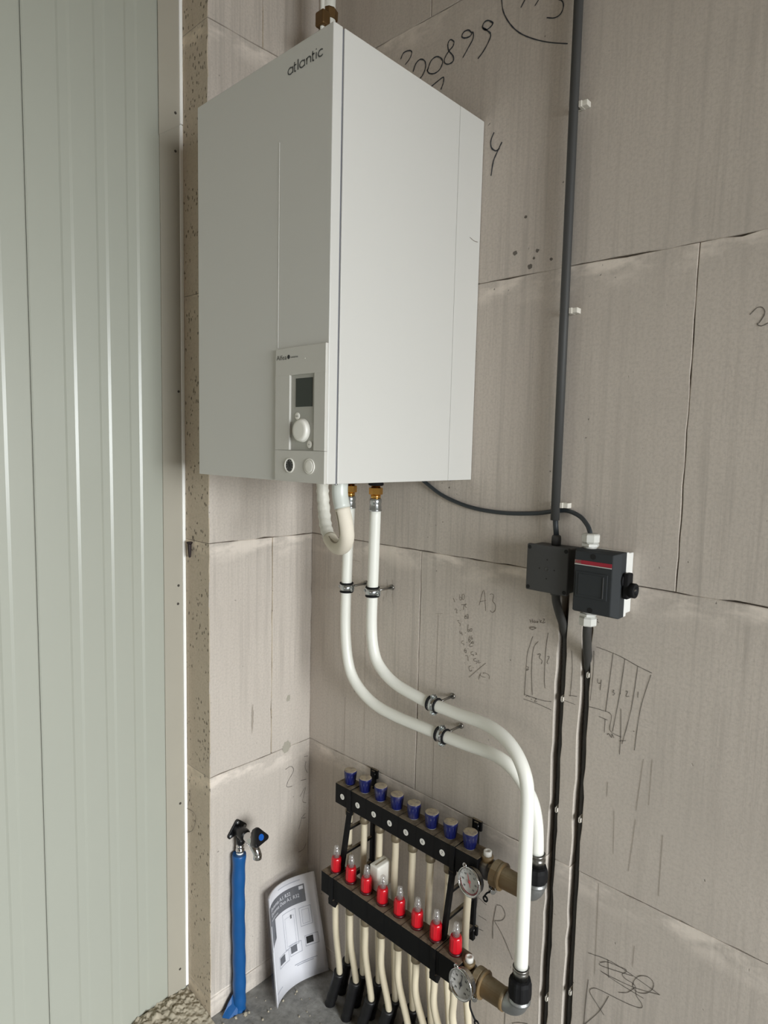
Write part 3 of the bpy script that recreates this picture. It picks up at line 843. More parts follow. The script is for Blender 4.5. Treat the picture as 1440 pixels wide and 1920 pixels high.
b = B(); b.box((0.457, yb - 0.0002, 1.6840), (0.591, yb + 0.001, 1.6844)); b.build('flap_joint', 'module', cpo)
b = B(); b.lathe((0.4965, yb, 1.6530), (0, -1, 0), [(0, 0.0155), (0.0022, 0.0155), (0.003, 0.0142), (0.0022, 0.0126), (0.0008, 0.0124), (0.0008, 0)], 32); g1 = b.build('pressure_gauge', 'white_plastic', hp)
b = B(); b.lathe((0.4965, yb - 0.0008, 1.6530), (0, -1, 0), [(0, 0.0122), (0.0004, 0.0122)], 28); b.build('gauge_dial', 'jbox', g1)
b = B(); b.box((0.4957, yb - 0.0016, 1.6500), (0.4973, yb - 0.0013, 1.6640), mtx=Matrix.Translation((0.4965, 0, 1.653)) @ Matrix.Rotation(-0.35, 4, 'Y') @ Matrix.Translation((-0.4965, 0, -1.653))); b.build('gauge_needle', 'hole', g1)
b = B()
for i in range(9):
    a = math.radians(-130 + i * 32.5)
    b.box((-0.0004, -0.0003, 0.0082), (0.0004, 0, 0.0112), mtx=Matrix.Translation((0.4965, yb - 0.0013, 1.653)) @ Matrix.Rotation(a, 4, 'Y'))
b.build('gauge_marks', 'dial', g1)
b = B(); b.lathe((0.5590, yb, 1.6530), (0, -1, 0), [(0, 0.0155), (0.0020, 0.0155), (0.0026, 0.0146), (0.0010, 0.0134), (0.0010, 0.0126), (0.0028, 0.0122), (0.0032, 0.010), (0.0032, 0)], 32); b.build('blanking_cap', 'white_plastic', hp)

# ------------------------------------------------------------------ foam-wrapped pipe looping under the unit
hpts = [(0.5105, -0.361, 1.6185), (0.5105, -0.361, 1.590), (0.518, -0.360, 1.560), (0.525, -0.356, 1.525), (0.520, -0.347, 1.493), (0.495, -0.333, 1.470), (0.455, -0.316, 1.462), (0.415, -0.300, 1.474), (0.387, -0.290, 1.500), (0.370, -0.282, 1.540), (0.362, -0.280, 1.585), (0.362, -0.280, 1.6185)]
hs = thing('insulated_pipe', 'cream foam-wrapped pipe looping in a U below the white unit', 'pipe', hpts[6])
sp = smooth_path(hpts, 6)
b = B(); b.tube(sp[:13], 0.0178, 20); b.build('grey_sleeve', 'grey_sleeve', hs)
b = B(); b.tube(sp[12:44], 0.0168, 20); fo = b.build('foam_insulation', 'foam', hs)
b = B(); b.tube(sp[43:], 0.0150, 20, radii=[0.0148 + 0.0012 * math.sin(i * 2.3) for i in range(len(sp[43:]))]); b.build('tape_wrapping', 'tape', hs)
# lengthwise slit of the foam, on the inner side of the bend
cen = Vector((0.44, -0.31, 1.56))
b = B(); prev = None
for i, p in enumerate(sp[13:42]):
    q = sp[13 + i + 1]
    tdir = (q - p).normalized()
    nrm = (cen - p); nrm -= tdir * nrm.dot(tdir); nrm.normalize()
    side = tdir.cross(nrm)
    nr = (nrm * 0.55 + Vector((0.35, -0.75, 0.1))); nr -= tdir * nr.dot(tdir); nr.normalize()
    sd = tdir.cross(nr)
    w = 0.0022 if i < 26 else 0.001
    cur = (b.bm.verts.new(p + nr * 0.0171 + sd * w), b.bm.verts.new(p + nr * 0.0171 - sd * w))
    if prev:
        b._face([prev[0], prev[1], cur[1], cur[0]], True)
    prev = cur
b.build('slit', 'seam', fo)

# ------------------------------------------------------------------ two white heating pipes
P1 = [(0.350, -0.08, 1.532), (0.347, -0.08, 1.356), (0.345, -0.08, 1.208), (0.359, -0.08, 1.131), (0.390, -0.08, 1.093), (0.441, -0.08, 1.068), (0.516, -0.08, 1.055), (0.569, -0.08, 1.051), (0.643, -0.083, 1.051), (0.722, -0.091, 1.056), (0.781, -0.105, 1.053), (0.827, -0.120, 1.038), (0.861, -0.133, 1.009), (0.878, -0.140, 0.968), (0.882, -0.143, 0.888), (0.883, -0.143, 0.779), (0.884, -0.143, 0.655), (0.885, -0.143, 0.566)]
P2 = [(0.251, -0.08, 1.532), (0.244, -0.08, 1.341), (0.242, -0.08, 1.187), (0.256, -0.08, 1.085), (0.288, -0.08, 1.031), (0.352, -0.08, 0.994), (0.433, -0.08, 0.981), (0.544, -0.08, 0.980), (0.599, -0.08, 0.980), (0.667, -0.08, 0.981), (0.744, -0.08, 0.984), (0.792, -0.08, 0.974), (0.828, -0.08, 0.949), (0.857, -0.08, 0.912), (0.871, -0.08, 0.863), (0.876, -0.08, 0.797)]


def heating_pipe(P, label):
    r = thing('heating_pipe', label, 'pipe', P[-1], 'white heating pipes between unit and manifold')
    b = B(); b.tube(smooth_path(P, 6), 0.0150, 20); b.build('pipe', 'pipe', r)
    x, y, z = P[0]
    b = B(); b.lathe((x, y, z - 0.008), (0, 0, 1), [(0, 0.0172), (0.003, 0.0176), (0.005, 0.0160), (0.013, 0.0160), (0.015, 0.0150), (0.020, 0.0150), (0.022, 0.0160), (0.032, 0.0160), (0.034, 0.0140)], 24); b.build('press_sleeve', 'steel', r)
    b = B(); b.lathe((x, y, z + 0.026), (0, 0, 1), [(0, 0.0135), (0.010, 0.0135)], 20); b.lathe((x, y, z + 0.036), (0, 0, 1), [(0, 0.0165), (0.0012, 0.0185), (0.0180, 0.0185), (0.0192, 0.0165)], 6, False); b.lathe((x, y, z + 0.055), (0, 0, 1), [(0, 0.0125), (0.0315, 0.0125)], 20)
    b.build('brass_nut', 'brass', r)
    b = B(); b.lathe((x, y, z + 0.060), (0, 0, 1), [(0, 0.017), (0.002, 0.0205), (0.008, 0.0205), (0.010, 0.017)], 24); b.build('rubber_collar', 'rubber', r)
    return r


heating_pipe(P1, 'white heating pipe with the upper sweep, ending at the lower manifold rail')
heating_pipe(P2, 'white heating pipe with the lower sweep, ending at the upper manifold rail')


def pipe_clamp(c, axis, label):
    r = thing('pipe_clamp', label, 'pipe clamp', c, 'steel pipe clamps holding the white pipes')
    c = Vector(c); a = Vector(axis).normalized()
    side = Vector((0, 1, 0)).cross(a).normalized()
    b = B(); b.lathe(c - a * 0.0095, a, [(0, 0.0152), (0, 0.0186), (0.019, 0.0186), (0.019, 0.0152)], 28); b.build('steel_ring', 'steel', r)
    b = B()
    for s in (-1, 1):
        b.lathe(c + a * s * 0.0118 - a * 0.0022, a, [(0, 0.0152), (0.0002, 0.0190), (0.0022, 0.0198), (0.0042, 0.0190), (0.0044, 0.0152)], 28)
    b.build('rubber_lining', 'rubber', r)
    sgn = [-1, 1]
    for s in sgn:
        e = c + side * s * 0.0195
        b = B()
        m = Matrix.Translation(e) @ Matrix((side, Vector((0, 1, 0)), a)).transposed().to_4x4()
        b.box((-0.004, -0.0045, -0.008), (0.007, -0.0015, 0.008), 0.0006, mtx=m)
        b.box((-0.004, 0.0015, -0.008), (0.007, 0.0045, 0.008), 0.0006, mtx=m)
        b.build('clamp_ear', 'steel', r)
        b = B(); b.lathe(e + side * 0.0 + side * s * 0.0035 + Vector((0, -0.008, 0)), (0, 1, 0), [(0, 0.0015), (0.0008, 0.0034), (0.0035, 0.0034), (0.0035, 0.0018), (0.015, 0.0018)], 10); b.build('screw', 'steel', r)
    b = B(); b.cyl(c + Vector((0, 0.0175, 0)), (c.x, -0.0002, c.z), 0.0033, n=12)
    b.lathe((c.x, -0.0002, c.z), (0, -1, 0), [(0, 0.008), (0.003, 0.0072), (0.004, 0.004)], 14)
    b.lathe(c + Vector((0, 0.0175, 0)), (0, 1, 0), [(0, 0.007), (0.006, 0.007)], 6, False)
    b.build('threaded_rod', 'press', r)
    return r


pipe_clamp((0.2435, -0.08, 1.298), (0, 0, 1), 'steel pipe clamp on the left vertical white pipe, behind the foam loop')
pipe_clamp((0.3455, -0.08, 1.303), (0, 0, 1), 'steel pipe clamp on the right vertical white pipe')
pipe_clamp((0.569, -0.08, 1.051), (1, 0, 0), 'steel pipe clamp on the upper sideways run of white pipe')
pipe_clamp((0.599, -0.08, 0.980), (1, 0, 0), 'steel pipe clamp on the lower sideways run of white pipe')

# ------------------------------------------------------------------ underfloor-heating manifold
mf = thing('heating_manifold', 'black two-rail underfloor-heating manifold with blue caps and red flow meters', 'manifold', (0.50, -0.06, 0.39))
UY, UZ, LY, LZ = -0.080, 0.697, -0.143, 0.4635
b = B(); b.box((0.240, -0.107, 0.667), (0.737, -0.053, 0.727), 0.0022); ru = b.build('return_rail', 'black', mf); ru['label'] = 'upper black rail'
b = B(); b.box((0.2545, -0.170, 0.4330), (0.739, -0.116, 0.4945), 0.0022); rl = b.build('supply_rail', 'black', mf); rl['label'] = 'lower black rail'
b = B()
for i in range(1, 8):
    x = 0.274 + 0.0602 * (i - 0.5)
    b.box((x - 0.0004, -0.1076, 0.669), (x + 0.0004, -0.0524, 0.7274))
b.build('rail_joint', 'rubber', ru)['kind'] = 'stuff'
b = B()
for i in range(1, 8):
    x = 0.288 + 0.0601 * (i - 0.5)
    b.box((x - 0.0004, -0.1706, 0.435), (x + 0.0004, -0.1154, 0.4949))
b.build('rail_joint', 'rubber', rl)['kind'] = 'stuff'
# blue caps
b = B()
n = 32
prof = [(0.7272, 0.0130), (0.7300, 0.0150), (0.7330, 0.0152), (0.7600, 0.0182), (0.7650, 0.0184), (0.7672, 0.0176), (0.7676, 0.0150), (0.7668, 0.0)]
b.lathe((0.274, UY, 0), (0, 0, 1), prof, n)
cap0 = b.build('blue_cap', 'blue_cap', mf)
b = B()
for i in range(12):
    a = 2 * math.pi * i / 12
    d = Vector((math.cos(a), math.sin(a), 0))
    p = Vector((0.274, UY, 0))
    b.cyl(p + d * 0.0150 + Vector((0, 0, 0.735)), p + d * 0.0176 + Vector((0, 0, 0.760)), 0.0011, n=6)
rib0 = b.build('grip_ribs', 'blue_cap', cap0)
b = B(); b.lathe((0.274, UY, 0.7272), (0, 0, 1), [(0, 0.0135), (0.004, 0.0135)], 20); ring0 = b.build('collar', 'white_plastic', cap0)
for i in range(1, 8):
    c = inst(cap0, mf, (0.0602 * i, 0, 0))
    inst(rib0, c, (0, 0, 0)); inst(ring0, c, (0, 0, 0))
# number stickers
b = B(); b.lathe((0, -0.1070, 0.6950), (0, -1, 0), [(0, 0.0082), (0.0005, 0.0082)], 24)
for v in b.bm.verts:
    v.co += Vector((0.270, 0, 0))
st0 = b.build('number_sticker', 'sticker', mf)
for i, x in enumerate([0.270, 0.332, 0.395, 0.454, 0.512, 0.568, 0.632]):
    s = st0 if i == 0 else inst(st0, mf, (x - 0.270, 0, 0))
    t = text('number_print', str(i + 1), 0.0098, (x, -0.1078, 0.6950), (1, 0, 0), (0, 0, 1), 'ink', mf, align='CENTER')
    t.parent = s
    t.location = Vector((0, 0, 0)) - (Vector((x - 0.270, 0, 0)) if i else Vector((0, 0, 0)))
    s['label'] = 'round white sticker with number %d' % (i + 1)
# red flow meters
b = B()
rings = []
for (z, r, fl_) in [(0.5005, 0.0140, 0), (0.5020, 0.0156, 0), (0.5060, 0.0158, 0.0012), (0.5300, 0.0152, 0.0012), (0.5350, 0.0142, 0.0008), (0.5385, 0.0125, 0.0), (0.5390, 0.0085, 0.0)]:
    rings.append([b.bm.verts.new((0.288 + (r - fl_ * (0.5 + 0.5 * math.cos(12 * 2 * math.pi * k / 48))) * math.cos(2 * math.pi * k / 48), LY + (r - fl_ * (0.5 + 0.5 * math.cos(12 * 2 * math.pi * k / 48))) * math.sin(2 * math.pi * k / 48), z)) for k in range(48)])
for A, C in zip(rings[:-1], rings[1:]):
    for k in range(48):
        b._face([A[k], A[(k + 1) % 48], C[(k + 1) % 48], C[k]], True)
b._face(list(reversed(rings[0]))); b._face(rings[-1])
fm0 = b.build('flow_meter', 'red', mf)
b = B(); b.lathe((0.288, LY, 0.4945), (0, 0, 1), [(0, 0.0165), (0.004, 0.0170), (0.0065, 0.0150)], 24); fb0 = b.build('meter_base', 'red_dark', fm0)
b = B(); b.lathe((0.288, LY, 0.5390), (0, 0, 1), [(0, 0.0086), (0.0190, 0.0084), (0.0212, 0.0072), (0.0225, 0.0066), (0.0300, 0.0066), (0.0322, 0.0046), (0.0326, 0.0)], 18); fg0 = b.build('sight_glass', 'glass', fm0)
b = B(); b.lathe((0.288, LY, 0.5390), (0, 0, 1), [(0, 0.0030), (0.0040, 0.0030), (0.0042, 0.0013), (0.0110, 0.0013), (0.0112, 0.0034), (0.0135, 0.0034), (0.0137, 0.0010), (0.0220, 0.0010)], 12); fs0 = b.build('float_spindle', 'red_dark', fm0)
for i in range(1, 8):
    c = inst(fm0, mf, (0.0601 * i, 0, 0))
    for ch in (fb0, fg0, fs0):
        inst(ch, c, (0, 0, 0))
# brackets
for xb in (0.298, 0.664):
    b = B()
    b.box((xb - 0.006, -0.0125, 0.425), (xb + 0.006, -0.0015, 0.748), 0.001)                     # wall leg
    b.box((xb - 0.014, -0.0080, 0.726), (xb + 0.014, -0.0010, 0.752), 0.001)                     # upper ear
    b.box((xb - 0.014, -0.0080, 0.440), (xb + 0.014, -0.0010, 0.466), 0.001)
    b.box((xb - 0.005, -0.0530, 0.690), (xb + 0.005, -0.0100, 0.702))                            # arm to upper rail
    b.box((xb - 0.005, -0.1200, 0.456), (xb + 0.005, -0.0100, 0.468))                            # arm to lower rail
    p = [(-0.108, 0.672), (-0.096, 0.672), (-0.126, 0.494), (-0.140, 0.494)]
    b.prism(p, (xb - 0.0055, 0, 0), (0, 1, 0), (0, 0, 1), 0.011)                                 # sloping bar
    b.box((xb - 0.004, -0.112, 0.607), (xb + 0.004, -0.010, 0.614))                              # cross rungs
    b.box((xb - 0.004, -0.122, 0.540), (xb + 0.004, -0.010, 0.547))
    b.box((xb - 0.007, -0.1105, 0.6635), (xb + 0.007, -0.0500, 0.7302), 0.001)                   # strap round upper rail
    b.box((xb - 0.007, -0.1735, 0.4295), (xb + 0.007, -0.1130, 0.4977), 0.001)                   # strap round lower rail
    b.prism([(-0.112, 0.664), (-0.096, 0.664), (-0.098, 0.652), (-0.106, 0.648), (-0.111, 0.652)], (xb - 0.007, 0, 0), (0, 1, 0), (0, 0, 1), 0.014)
    b.prism([(-0.172, 0.430), (-0.145, 0.430), (-0.150, 0.416), (-0.162, 0.404), (-0.171, 0.412)], (xb - 0.010, 0, 0), (0, 1, 0), (0, 0, 1), 0.020)
    br = b.build('bracket', 'black', mf)
    b = B()
    for z in (0.739, 0.453):
        b.lathe((xb, -0.0082, z), (0, -1, 0), [(0, 0.0065), (0.002, 0.006), (0.003, 0.003), (0.003, 0)], 12)
    b.build('wall_screw', 'dial', br)


def end_set(y, z, xr, gauge_c, red):
    """vent, gauge, drain, brass union and galvanised elbow at the right end of a rail"""
    b = B(); b.lathe((xr, y, z), (1, 0, 0), [(0, 0.0250), (0.018, 0.0250), (0.020, 0.021), (0.034, 0.021)], 24); b.build('end_piece', 'gauge_case', mf)
    # vent on top
    b = B(); b.lathe((xr + 0.010, y, z + 0.020), (0, 0, 1), [(0, 0.0145), (0.012, 0.0145), (0.014, 0.0130)], 16); ve = b.build('vent_collar', 'dull_brass', mf)
    b = B(); b.lathe((xr + 0.010, y, z + 0.033), (0, 0, 1), [(0, 0.0100), (0.011, 0.0100), (0.0125, 0.0085), (0.0125, 0.0048), (0.010, 0.0045), (0.010, 0)], 12); b.build('vent_screw', 'sticker', ve)
    # gauge
    gx, gy, gz = gauge_c
    ax = Vector((-0.10, -1.0, 0.10)).normalized()
    b = B(); b.lathe(Vector((gx, gy, gz)) - ax * 0.030, ax, [(0, 0.010), (0.008, 0.012), (0.010, 0.0300), (0.022, 0.0310), (0.024, 0.034), (0.0300, 0.0345), (0.0318, 0.0330), (0.0300, 0.0300), (0.0270, 0.0298), (0.0270, 0.0)], 36); ga = b.build('temperature_gauge', ['gauge_case', 'chrome', 'dial'], mf)
    for f in ga.data.polygons:
        h = (Vector(f.center) + Vector(ga['_org']) - Vector((gx, gy, gz))).dot(ax) + 0.030
        rad = ((Vector(f.center) + Vector(ga['_org']) - Vector((gx, gy, gz))) - ax * (h - 0.03)).length
        if h > 0.023 and rad > 0.0295:
            f.material_index = 1
        elif h > 0.0265 and rad < 0.0295:
            f.material_index = 2
    b = B(); lc = Vector((gx, gy, gz)) - ax * 0.006 + Vector((-0.016, 0, 0.034)); b.lathe(lc, ax, [(0, 0.0028), (0, 0.0058), (0.003, 0.0058), (0.003, 0.0028), (0, 0.0028)], 14); b.build('gauge_lug', 'chrome', ga)
    c0 = Vector((gx, gy, gz)) - ax * 0.0028
    sx = Vector((1, 0, 0)); sx = (sx - ax * sx.dot(ax)).normalized(); sy = -sx.cross(ax)
    if sy.z < 0:
        sy = -sy
    b = B()
    for i in range(13):
        a = math.radians(-135 + i * 22.5)
        d = sx * math.sin(a) + sy * math.cos(a); e = sx * math.cos(a) - sy * math.sin(a)
        vs = [c0 + d * 0.0245 + e * 0.0005, c0 + d * 0.0245 - e * 0.0005, c0 + d * 0.0285 - e * 0.0005, c0 + d * 0.0285 + e * 0.0005]
        b._face([b.bm.verts.new(v) for v in vs])
        if i % 2 == 0:
            for dx in (-0.0016, 0.0016):
                q = c0 + d * 0.0195 + sx * dx
                b._face([b.bm.verts.new(q + sx * u * 0.001 + sy * w_ * 0.0022) for u, w_ in ((-1, -1), (1, -1), (1, 1), (-1, 1))])
    b.build('scale_marks', 'ink', ga)
    if red:
        b = B(); prev = None
        for i in range(22):
            a = math.radians(75 + i * 9)
            d = sx * math.sin(a) + sy * math.cos(a)
            cur = (b.bm.verts.new(c0 - ax * 0.0001 + d * 0.0262), b.bm.verts.new(c0 - ax * 0.0001 + d * 0.0292))
            if prev:
                b._face([prev[0], prev[1], cur[1], cur[0]])
            prev = cur
        b.build('red_scale', 'band', ga)
    na = math.radians(-22 if red else 8)
    d = sx * math.sin(na) + sy * math.cos(na); e = sx * math.cos(na) - sy * math.sin(na)
    b = B(); c1 = c0 + ax * 0.0009
    for (r0, r1, w0, w1) in ((0.0, 0.019, 0.0018, 0.0006), (0.0, -0.013, 0.0016, 0.0008)):
        b._face([b.bm.verts.new(v) for v in (c1 + d * r0 + e * w0, c1 + d * r0 - e * w0, c1 + d * r1 - e * w1, c1 + d * r1 + e * w1)])
    b.lathe(c0, ax, [(0, 0.0042), (0.0014, 0.0038), (0.0018, 0.0)], 16)
    b.build('needle', 'needle' if red else 'ink', ga)
    b = B(); b.lathe(c0 + ax * 0.0030, ax, [(0, 0.0298), (0.0004, 0.0298)], 32); b.build('gauge_glass', 'gauge_glass', ga)
    # drain cock with strap
    xd = xr + 0.028
    b = B(); b.lathe((xd, y, z - 0.018), (0, 0, -1), [(0, 0.008), (0.016, 0.008), (0.017, 0.010), (0.030, 0.010), (0.031, 0.006), (0.036, 0.006)], 16)
    b.cyl((xd, y, z - 0.038), (xd + 0.010, y - 0.014, z - 0.040), 0.006, n=12)
    dr = b.build('drain_cock', 'chrome', mf)
    b = B()
    if red:
        sp_ = [(xd - 0.002, y - 0.008, z - 0.048), (xd - 0.008, y - 0.012, z - 0.052), (xd - 0.012, y - 0.016, z - 0.060)]
    else:
        sp_ = [(xd - 0.006, y - 0.008, z - 0.046), (xd - 0.004, y - 0.010, z - 0.068), (xd + 0.008, y - 0.012, z - 0.084), (xd + 0.014, y - 0.012, z - 0.090)]
    b.tube(smooth_path(sp_, 5), 0.0022, 8)
    e = Vector(sp_[-1]) + Vector((0.003, 0, -0.005))
    b.tube([e + Vector((math.cos(a) * 0.0055, 0, math.sin(a) * 0.0060)) for a in [2 * math.pi * k / 14 for k in range(15)]], 0.0022, 8, caps=False)
    b.build('cap_strap', 'rubber', dr)
    # brass union and barrel
    b = B(); b.lathe((xr + 0.030, y, z), (1, 0, 0), [(0, 0.0270), (0.002, 0.0310), (0.016, 0.0310), (0.0175, 0.0300), (0.022, 0.0320), (0.025, 0.0320), (0.027, 0.0265)], 16, False); b.build('union_nut', 'dull_brass', mf)
    b = B(); b.lathe((xr + 0.054, y, z), (1, 0, 0), [(0, 0.0240), (0.004, 0.0246), (0.050, 0.0232), (0.051, 0.0245), (0.059, 0.0245), (0.060, 0.021)], 28); b.build('brass_barrel', 'dull_brass', mf)
    return xr + 0.113


xe = end_set(UY, UZ, 0.737, (0.728, -0.128, 0.676), True)
xe2 = end_set(LY, LZ, 0.739, (0.762, -0.196, 0.478), False)


def elbow(x0, y, z, xv, ztop, zc, zs):
    b = B()
    R_ = 0.028
    pts = [(x0 - 0.012, y, z), (xv - R_, y, z)]
    for k in range(1, 9):
        a = math.pi / 2 * k / 8
        pts.append((xv - R_ + R_ * math.sin(a), y, z + R_ - R_ * math.cos(a)))
    pts.append((xv, y, ztop))
    b.tube(pts, 0.0218, 22)
    b.lathe((xv, y, ztop - 0.010), (0, 0, 1), [(0, 0.0225), (0.001, 0.0242), (0.006, 0.0242), (0.007, 0.0225), (0.010, 0.0225)], 24)
    b.build('galvanised_elbow', 'galv', mf)
    b = B()
    n = 40
    prof = [(ztop, 0.0215), (ztop + 0.002, 0.0248), (ztop + 0.012, 0.0256), (zc - 0.010, 0.0250), (zc - 0.002, 0.0225), (zc, 0.0180)]
    rg = []
    for (zz, r) in prof:
        rg.append([b.bm.verts.new((xv + (r - 0.0012 * (k % 4 < 2)) * math.cos(2 * math.pi * k / n), y + (r - 0.0012 * (k % 4 < 2)) * math.sin(2 * math.pi * k / n), zz)) for k in range(n)])
    for A, C in zip(rg[:-1], rg[1:]):
        for k in range(n):
            b._face([A[k], A[(k + 1) % n], C[(k + 1) % n], C[k]])
    b._face(list(reversed(rg[0]))); b._face(rg[-1])
    b.build('coupling_nut', 'rubber', mf)
    b = B(); b.lathe((xv, y, zc - 0.002), (0, 0, 1), [(0, 0.0165), (0.012, 0.0165), (0.014, 0.0178), (0.018, 0.0178), (0.020, 0.0165), (zs - zc - 0.002, 0.0165), (zs - zc, 0.0176), (zs - zc + 0.004, 0.0182), (zs - zc + 0.004, 0.0155), (zs - zc - 0.002, 0.0152)], 24); b.build('press_sleeve', 'press', mf)


elbow(xe, UY, UZ, 0.877, 0.732, 0.768, 0.795)
elbow(xe2, LY, LZ, 0.885, 0.494, 0.540, 0.563)

# ------------------------------------------------------------------ floor-heating tubes
ORD = ['first', 'second', 'third', 'fourth', 'fifth', 'sixth', 'seventh', 'eighth']


def floor_tube(top, mid, low, foot, label, group):
    r = thing('floor_heating_tube', label, 'tube', foot, group)
    b = B(); b.lathe((top[0], top[1], top[2]), (0, 0, -1), [(0, 0.0110), (0.016, 0.0110), (0.018, 0.0132), (0.032, 0.0132), (0.034, 0.0105)], 16); b.build('tube_nut', 'nut', r)
    pts = [(top[0], top[1], top[2] - 0.020), (top[0], top[1], top[2] - 0.06), mid, low]
    d = (Vector(foot) - Vector(low)); pts.append(tuple(Vector(low) + d * 0.25))
    b = B(); b.tube(smooth_path(pts, 7), 0.0092, 14); b.build('tube', 'tube', r)
    b = B()
    lo = Vector(low) + d * 0.03
    q = [lo, lo + d * 0.35, lo + d * 0.7, Vector(foot)]
    b.tube(smooth_path(q, 4), 0.0160, 16, radii=[0.0155 + 0.0007 * math.sin(k_ * 1.7) for k_ in range(13)])
    sl = b.build('black_sleeve', 'sleeve', r)
    b = B(); b.lathe(lo - d.normalized() * 0.001, d, [(0, 0.0100), (0, 0.0166), (0.004, 0.0166), (0.004, 0.0150)], 18); b.build('sleeve_rim', 'sleeve', sl)
    return r


for i in range(8):
    x = 0.288 + 0.0601 * i
    lx = 0.263 + 0.066 * i
    jig = random.uniform(-0.004, 0.004)
    floor_tube((x, LY, 0.4330), (x - 0.002 + jig * 0.3, LY + 0.006, 0.30), (lx, -0.096 + jig, 0.145 + (0.012 if i % 2 else 0)), (lx - 0.045 + jig * 2, -0.088, 0.0),
               '%s cream floor tube from the corner in the front row, under the red-meter rail' % ORD[i], 'front row of floor-heating tubes')
for i in range(8):
    x = 0.274 + 0.0602 * i
    lx = 0.245 + 0.065 * i
    jig = random.uniform(-0.003, 0.003)
    floor_tube((x, UY, 0.6670), (x - 0.006, UY + 0.006, 0.42), (lx, -0.048, 0.140 + (0.015 if i in (2, 4, 5) else 0)), (lx - 0.040 + jig * 2, -0.034, 0.0),
               '%s cream floor tube from the corner in the back row, under the blue-cap rail' % ORD[i], 'back row of floor-heating tubes')

# small white box wedged behind the flow meters
b = B(); b.box((0.4015, -0.1255, 0.4950), (0.4320, -0.0690, 0.5640), 0.0035, 3)
wb = tag(b.build('plastic_box', 'white_plastic', None, (0.417, -0.098, 0.4950)), 'small white plastic box standing on the lower rail behind the flow meters', 'box')
b = B(); b.box((0.4150, -0.119, 0.5636), (0.4200, -0.078, 0.5646), 0.0003); b.build('vent_slot', 'seam', wb)
b = B(); b.box((0.4316, -0.122, 0.5030), (0.4324, -0.075, 0.5570), 0.0003); b.build('cover', 'white_plastic', wb)
# ------------------------------------------------------------------ outside tap on the left wall
tp = thing('water_tap', 'chrome water tap with black triangular handle on the left wall', 'tap', (0.0, -0.283, 0.50))
b = B()
tri = [(-0.281, 0.577), (-0.258, 0.557), (-0.306, 0.545)]
hull = []
cen2 = Vector((sum(t[0] for t in tri) / 3, sum(t[1] for t in tri) / 3))
for (y, z) in tri:
    a0 = math.atan2(z - cen2.y, y - cen2.x)
    for k in range(-3, 4):
        a = a0 + k * 0.30
        hull.append((y + 0.0085 * math.cos(a), z + 0.0085 * math.sin(a)))
hull.sort(key=lambda p: math.atan2(p[1] - cen2.y, p[0] - cen2.x))
b.prism(hull, (0.0006, 0, 0), (0, 1, 0), (0, 0, 1), 0.006, 0.0008)
wp = b.build('wall_plate', 'tap_black', tp)
for (y, z) in tri:
    b = B(); b.lathe((0.0066, y, z), (1, 0, 0), [(0, 0.0048), (0.0012, 0.0048), (0.002, 0.003), (0.002, 0)], 12); b.build('plate_screw', 'galv', wp)
cy, cz = -0.2825, 0.5555
b = B(); b.lathe((0.006, cy, cz), (1, 0, 0), [(0, 0.0165), (0.020, 0.0165), (0.024, 0.0180), (0.038, 0.0180), (0.042, 0.0165), (0.045, 0.0150)], 24)
b.lathe((0.026, cy - 0.003, cz - 0.008), (0, 0, -1), [(0, 0.0135), (0.022, 0.0135), (0.024, 0.0120)], 20)
b.build('elbow_fitting', 'tap_black', tp)
b = B(); b.lathe((0.026, cy - 0.004, 0.530), (0, 0, -1), [(0, 0.0120), (0.006, 0.0120), (0.007, 0.0108), (0.011, 0.0108), (0.012, 0.0120), (0.016, 0.0120), (0.017, 0.0108), (0.020, 0.0108), (0.021, 0.0124), (0.027, 0.0130), (0.030, 0.0130), (0.031, 0.0110)], 22); b.build('press_nut', 'chrome', tp)
b = B(); b.lathe((0.026, cy - 0.005, 0.501), (0, 0, -1), [(0, 0.0105), (0.012, 0.0105)], 18); b.build('pipe_end', 'pipe', tp)
b = B(); b.lathe((0.045, cy, cz), (1, 0, 0), [(0, 0.0120), (0.006, 0.0120), (0.010, 0.0138), (0.030, 0.0150), (0.044, 0.0150), (0.050, 0.0135)], 24)
sp_ = smooth_path([(0.080, cy + 0.001, cz - 0.006), (0.088, cy + 0.002, cz - 0.016), (0.097, cy + 0.004, cz - 0.028), (0.100, cy + 0.005, cz - 0.038), (0.100, cy + 0.005, cz - 0.046)], 5)
b.tube(sp_, 0.011, 20, radii=[0.0125 - 0.002 * i / len(sp_) for i in range(len(sp_))])
b.lathe((0.100, cy + 0.005, cz - 0.034), (0, 0, -1), [(0, 0.0108), (0.001, 0.0122), (0.014, 0.0122), (0.015, 0.0112)], 22)
b.build('tap_body', 'chrome', tp)
ax = Vector((0.90, 0.08, 0.40)).normalized()
b = B(); b.cyl(Vector((0.082, cy, cz + 0.008)), Vector((0.082, cy, cz + 0.008)) + ax * 0.016, 0.0095, n=18); b.build('spindle', 'chrome', tp)
hc = Vector((0.086, cy, cz + 0.011)) + ax * 0.004
sx = Vector((0, 1, 0)); sx = (sx - ax * sx.dot(ax)).normalized(); sy = ax.cross(sx)
if sy.z < 0:
    sy = -sy
hull = []
for k in range(3):
    a0 = math.radians(100 + 120 * k)
    c = Vector((math.cos(a0), math.sin(a0))) * 0.0215
    for j in range(-4, 5):
        a = a0 + j * 0.26
        hull.append((c.x + 0.008 * math.cos(a), c.y + 0.008 * math.sin(a)))
b = B()
ring = []
for h, s in ((0.0, 0.62), (0.010, 0.86), (0.024, 1.0), (0.030, 0.98), (0.033, 0.90)):
    ring.append([b.bm.verts.new(hc + ax * h + sx * p[0] * s + sy * p[1] * s) for p in hull])
n = len(hull)
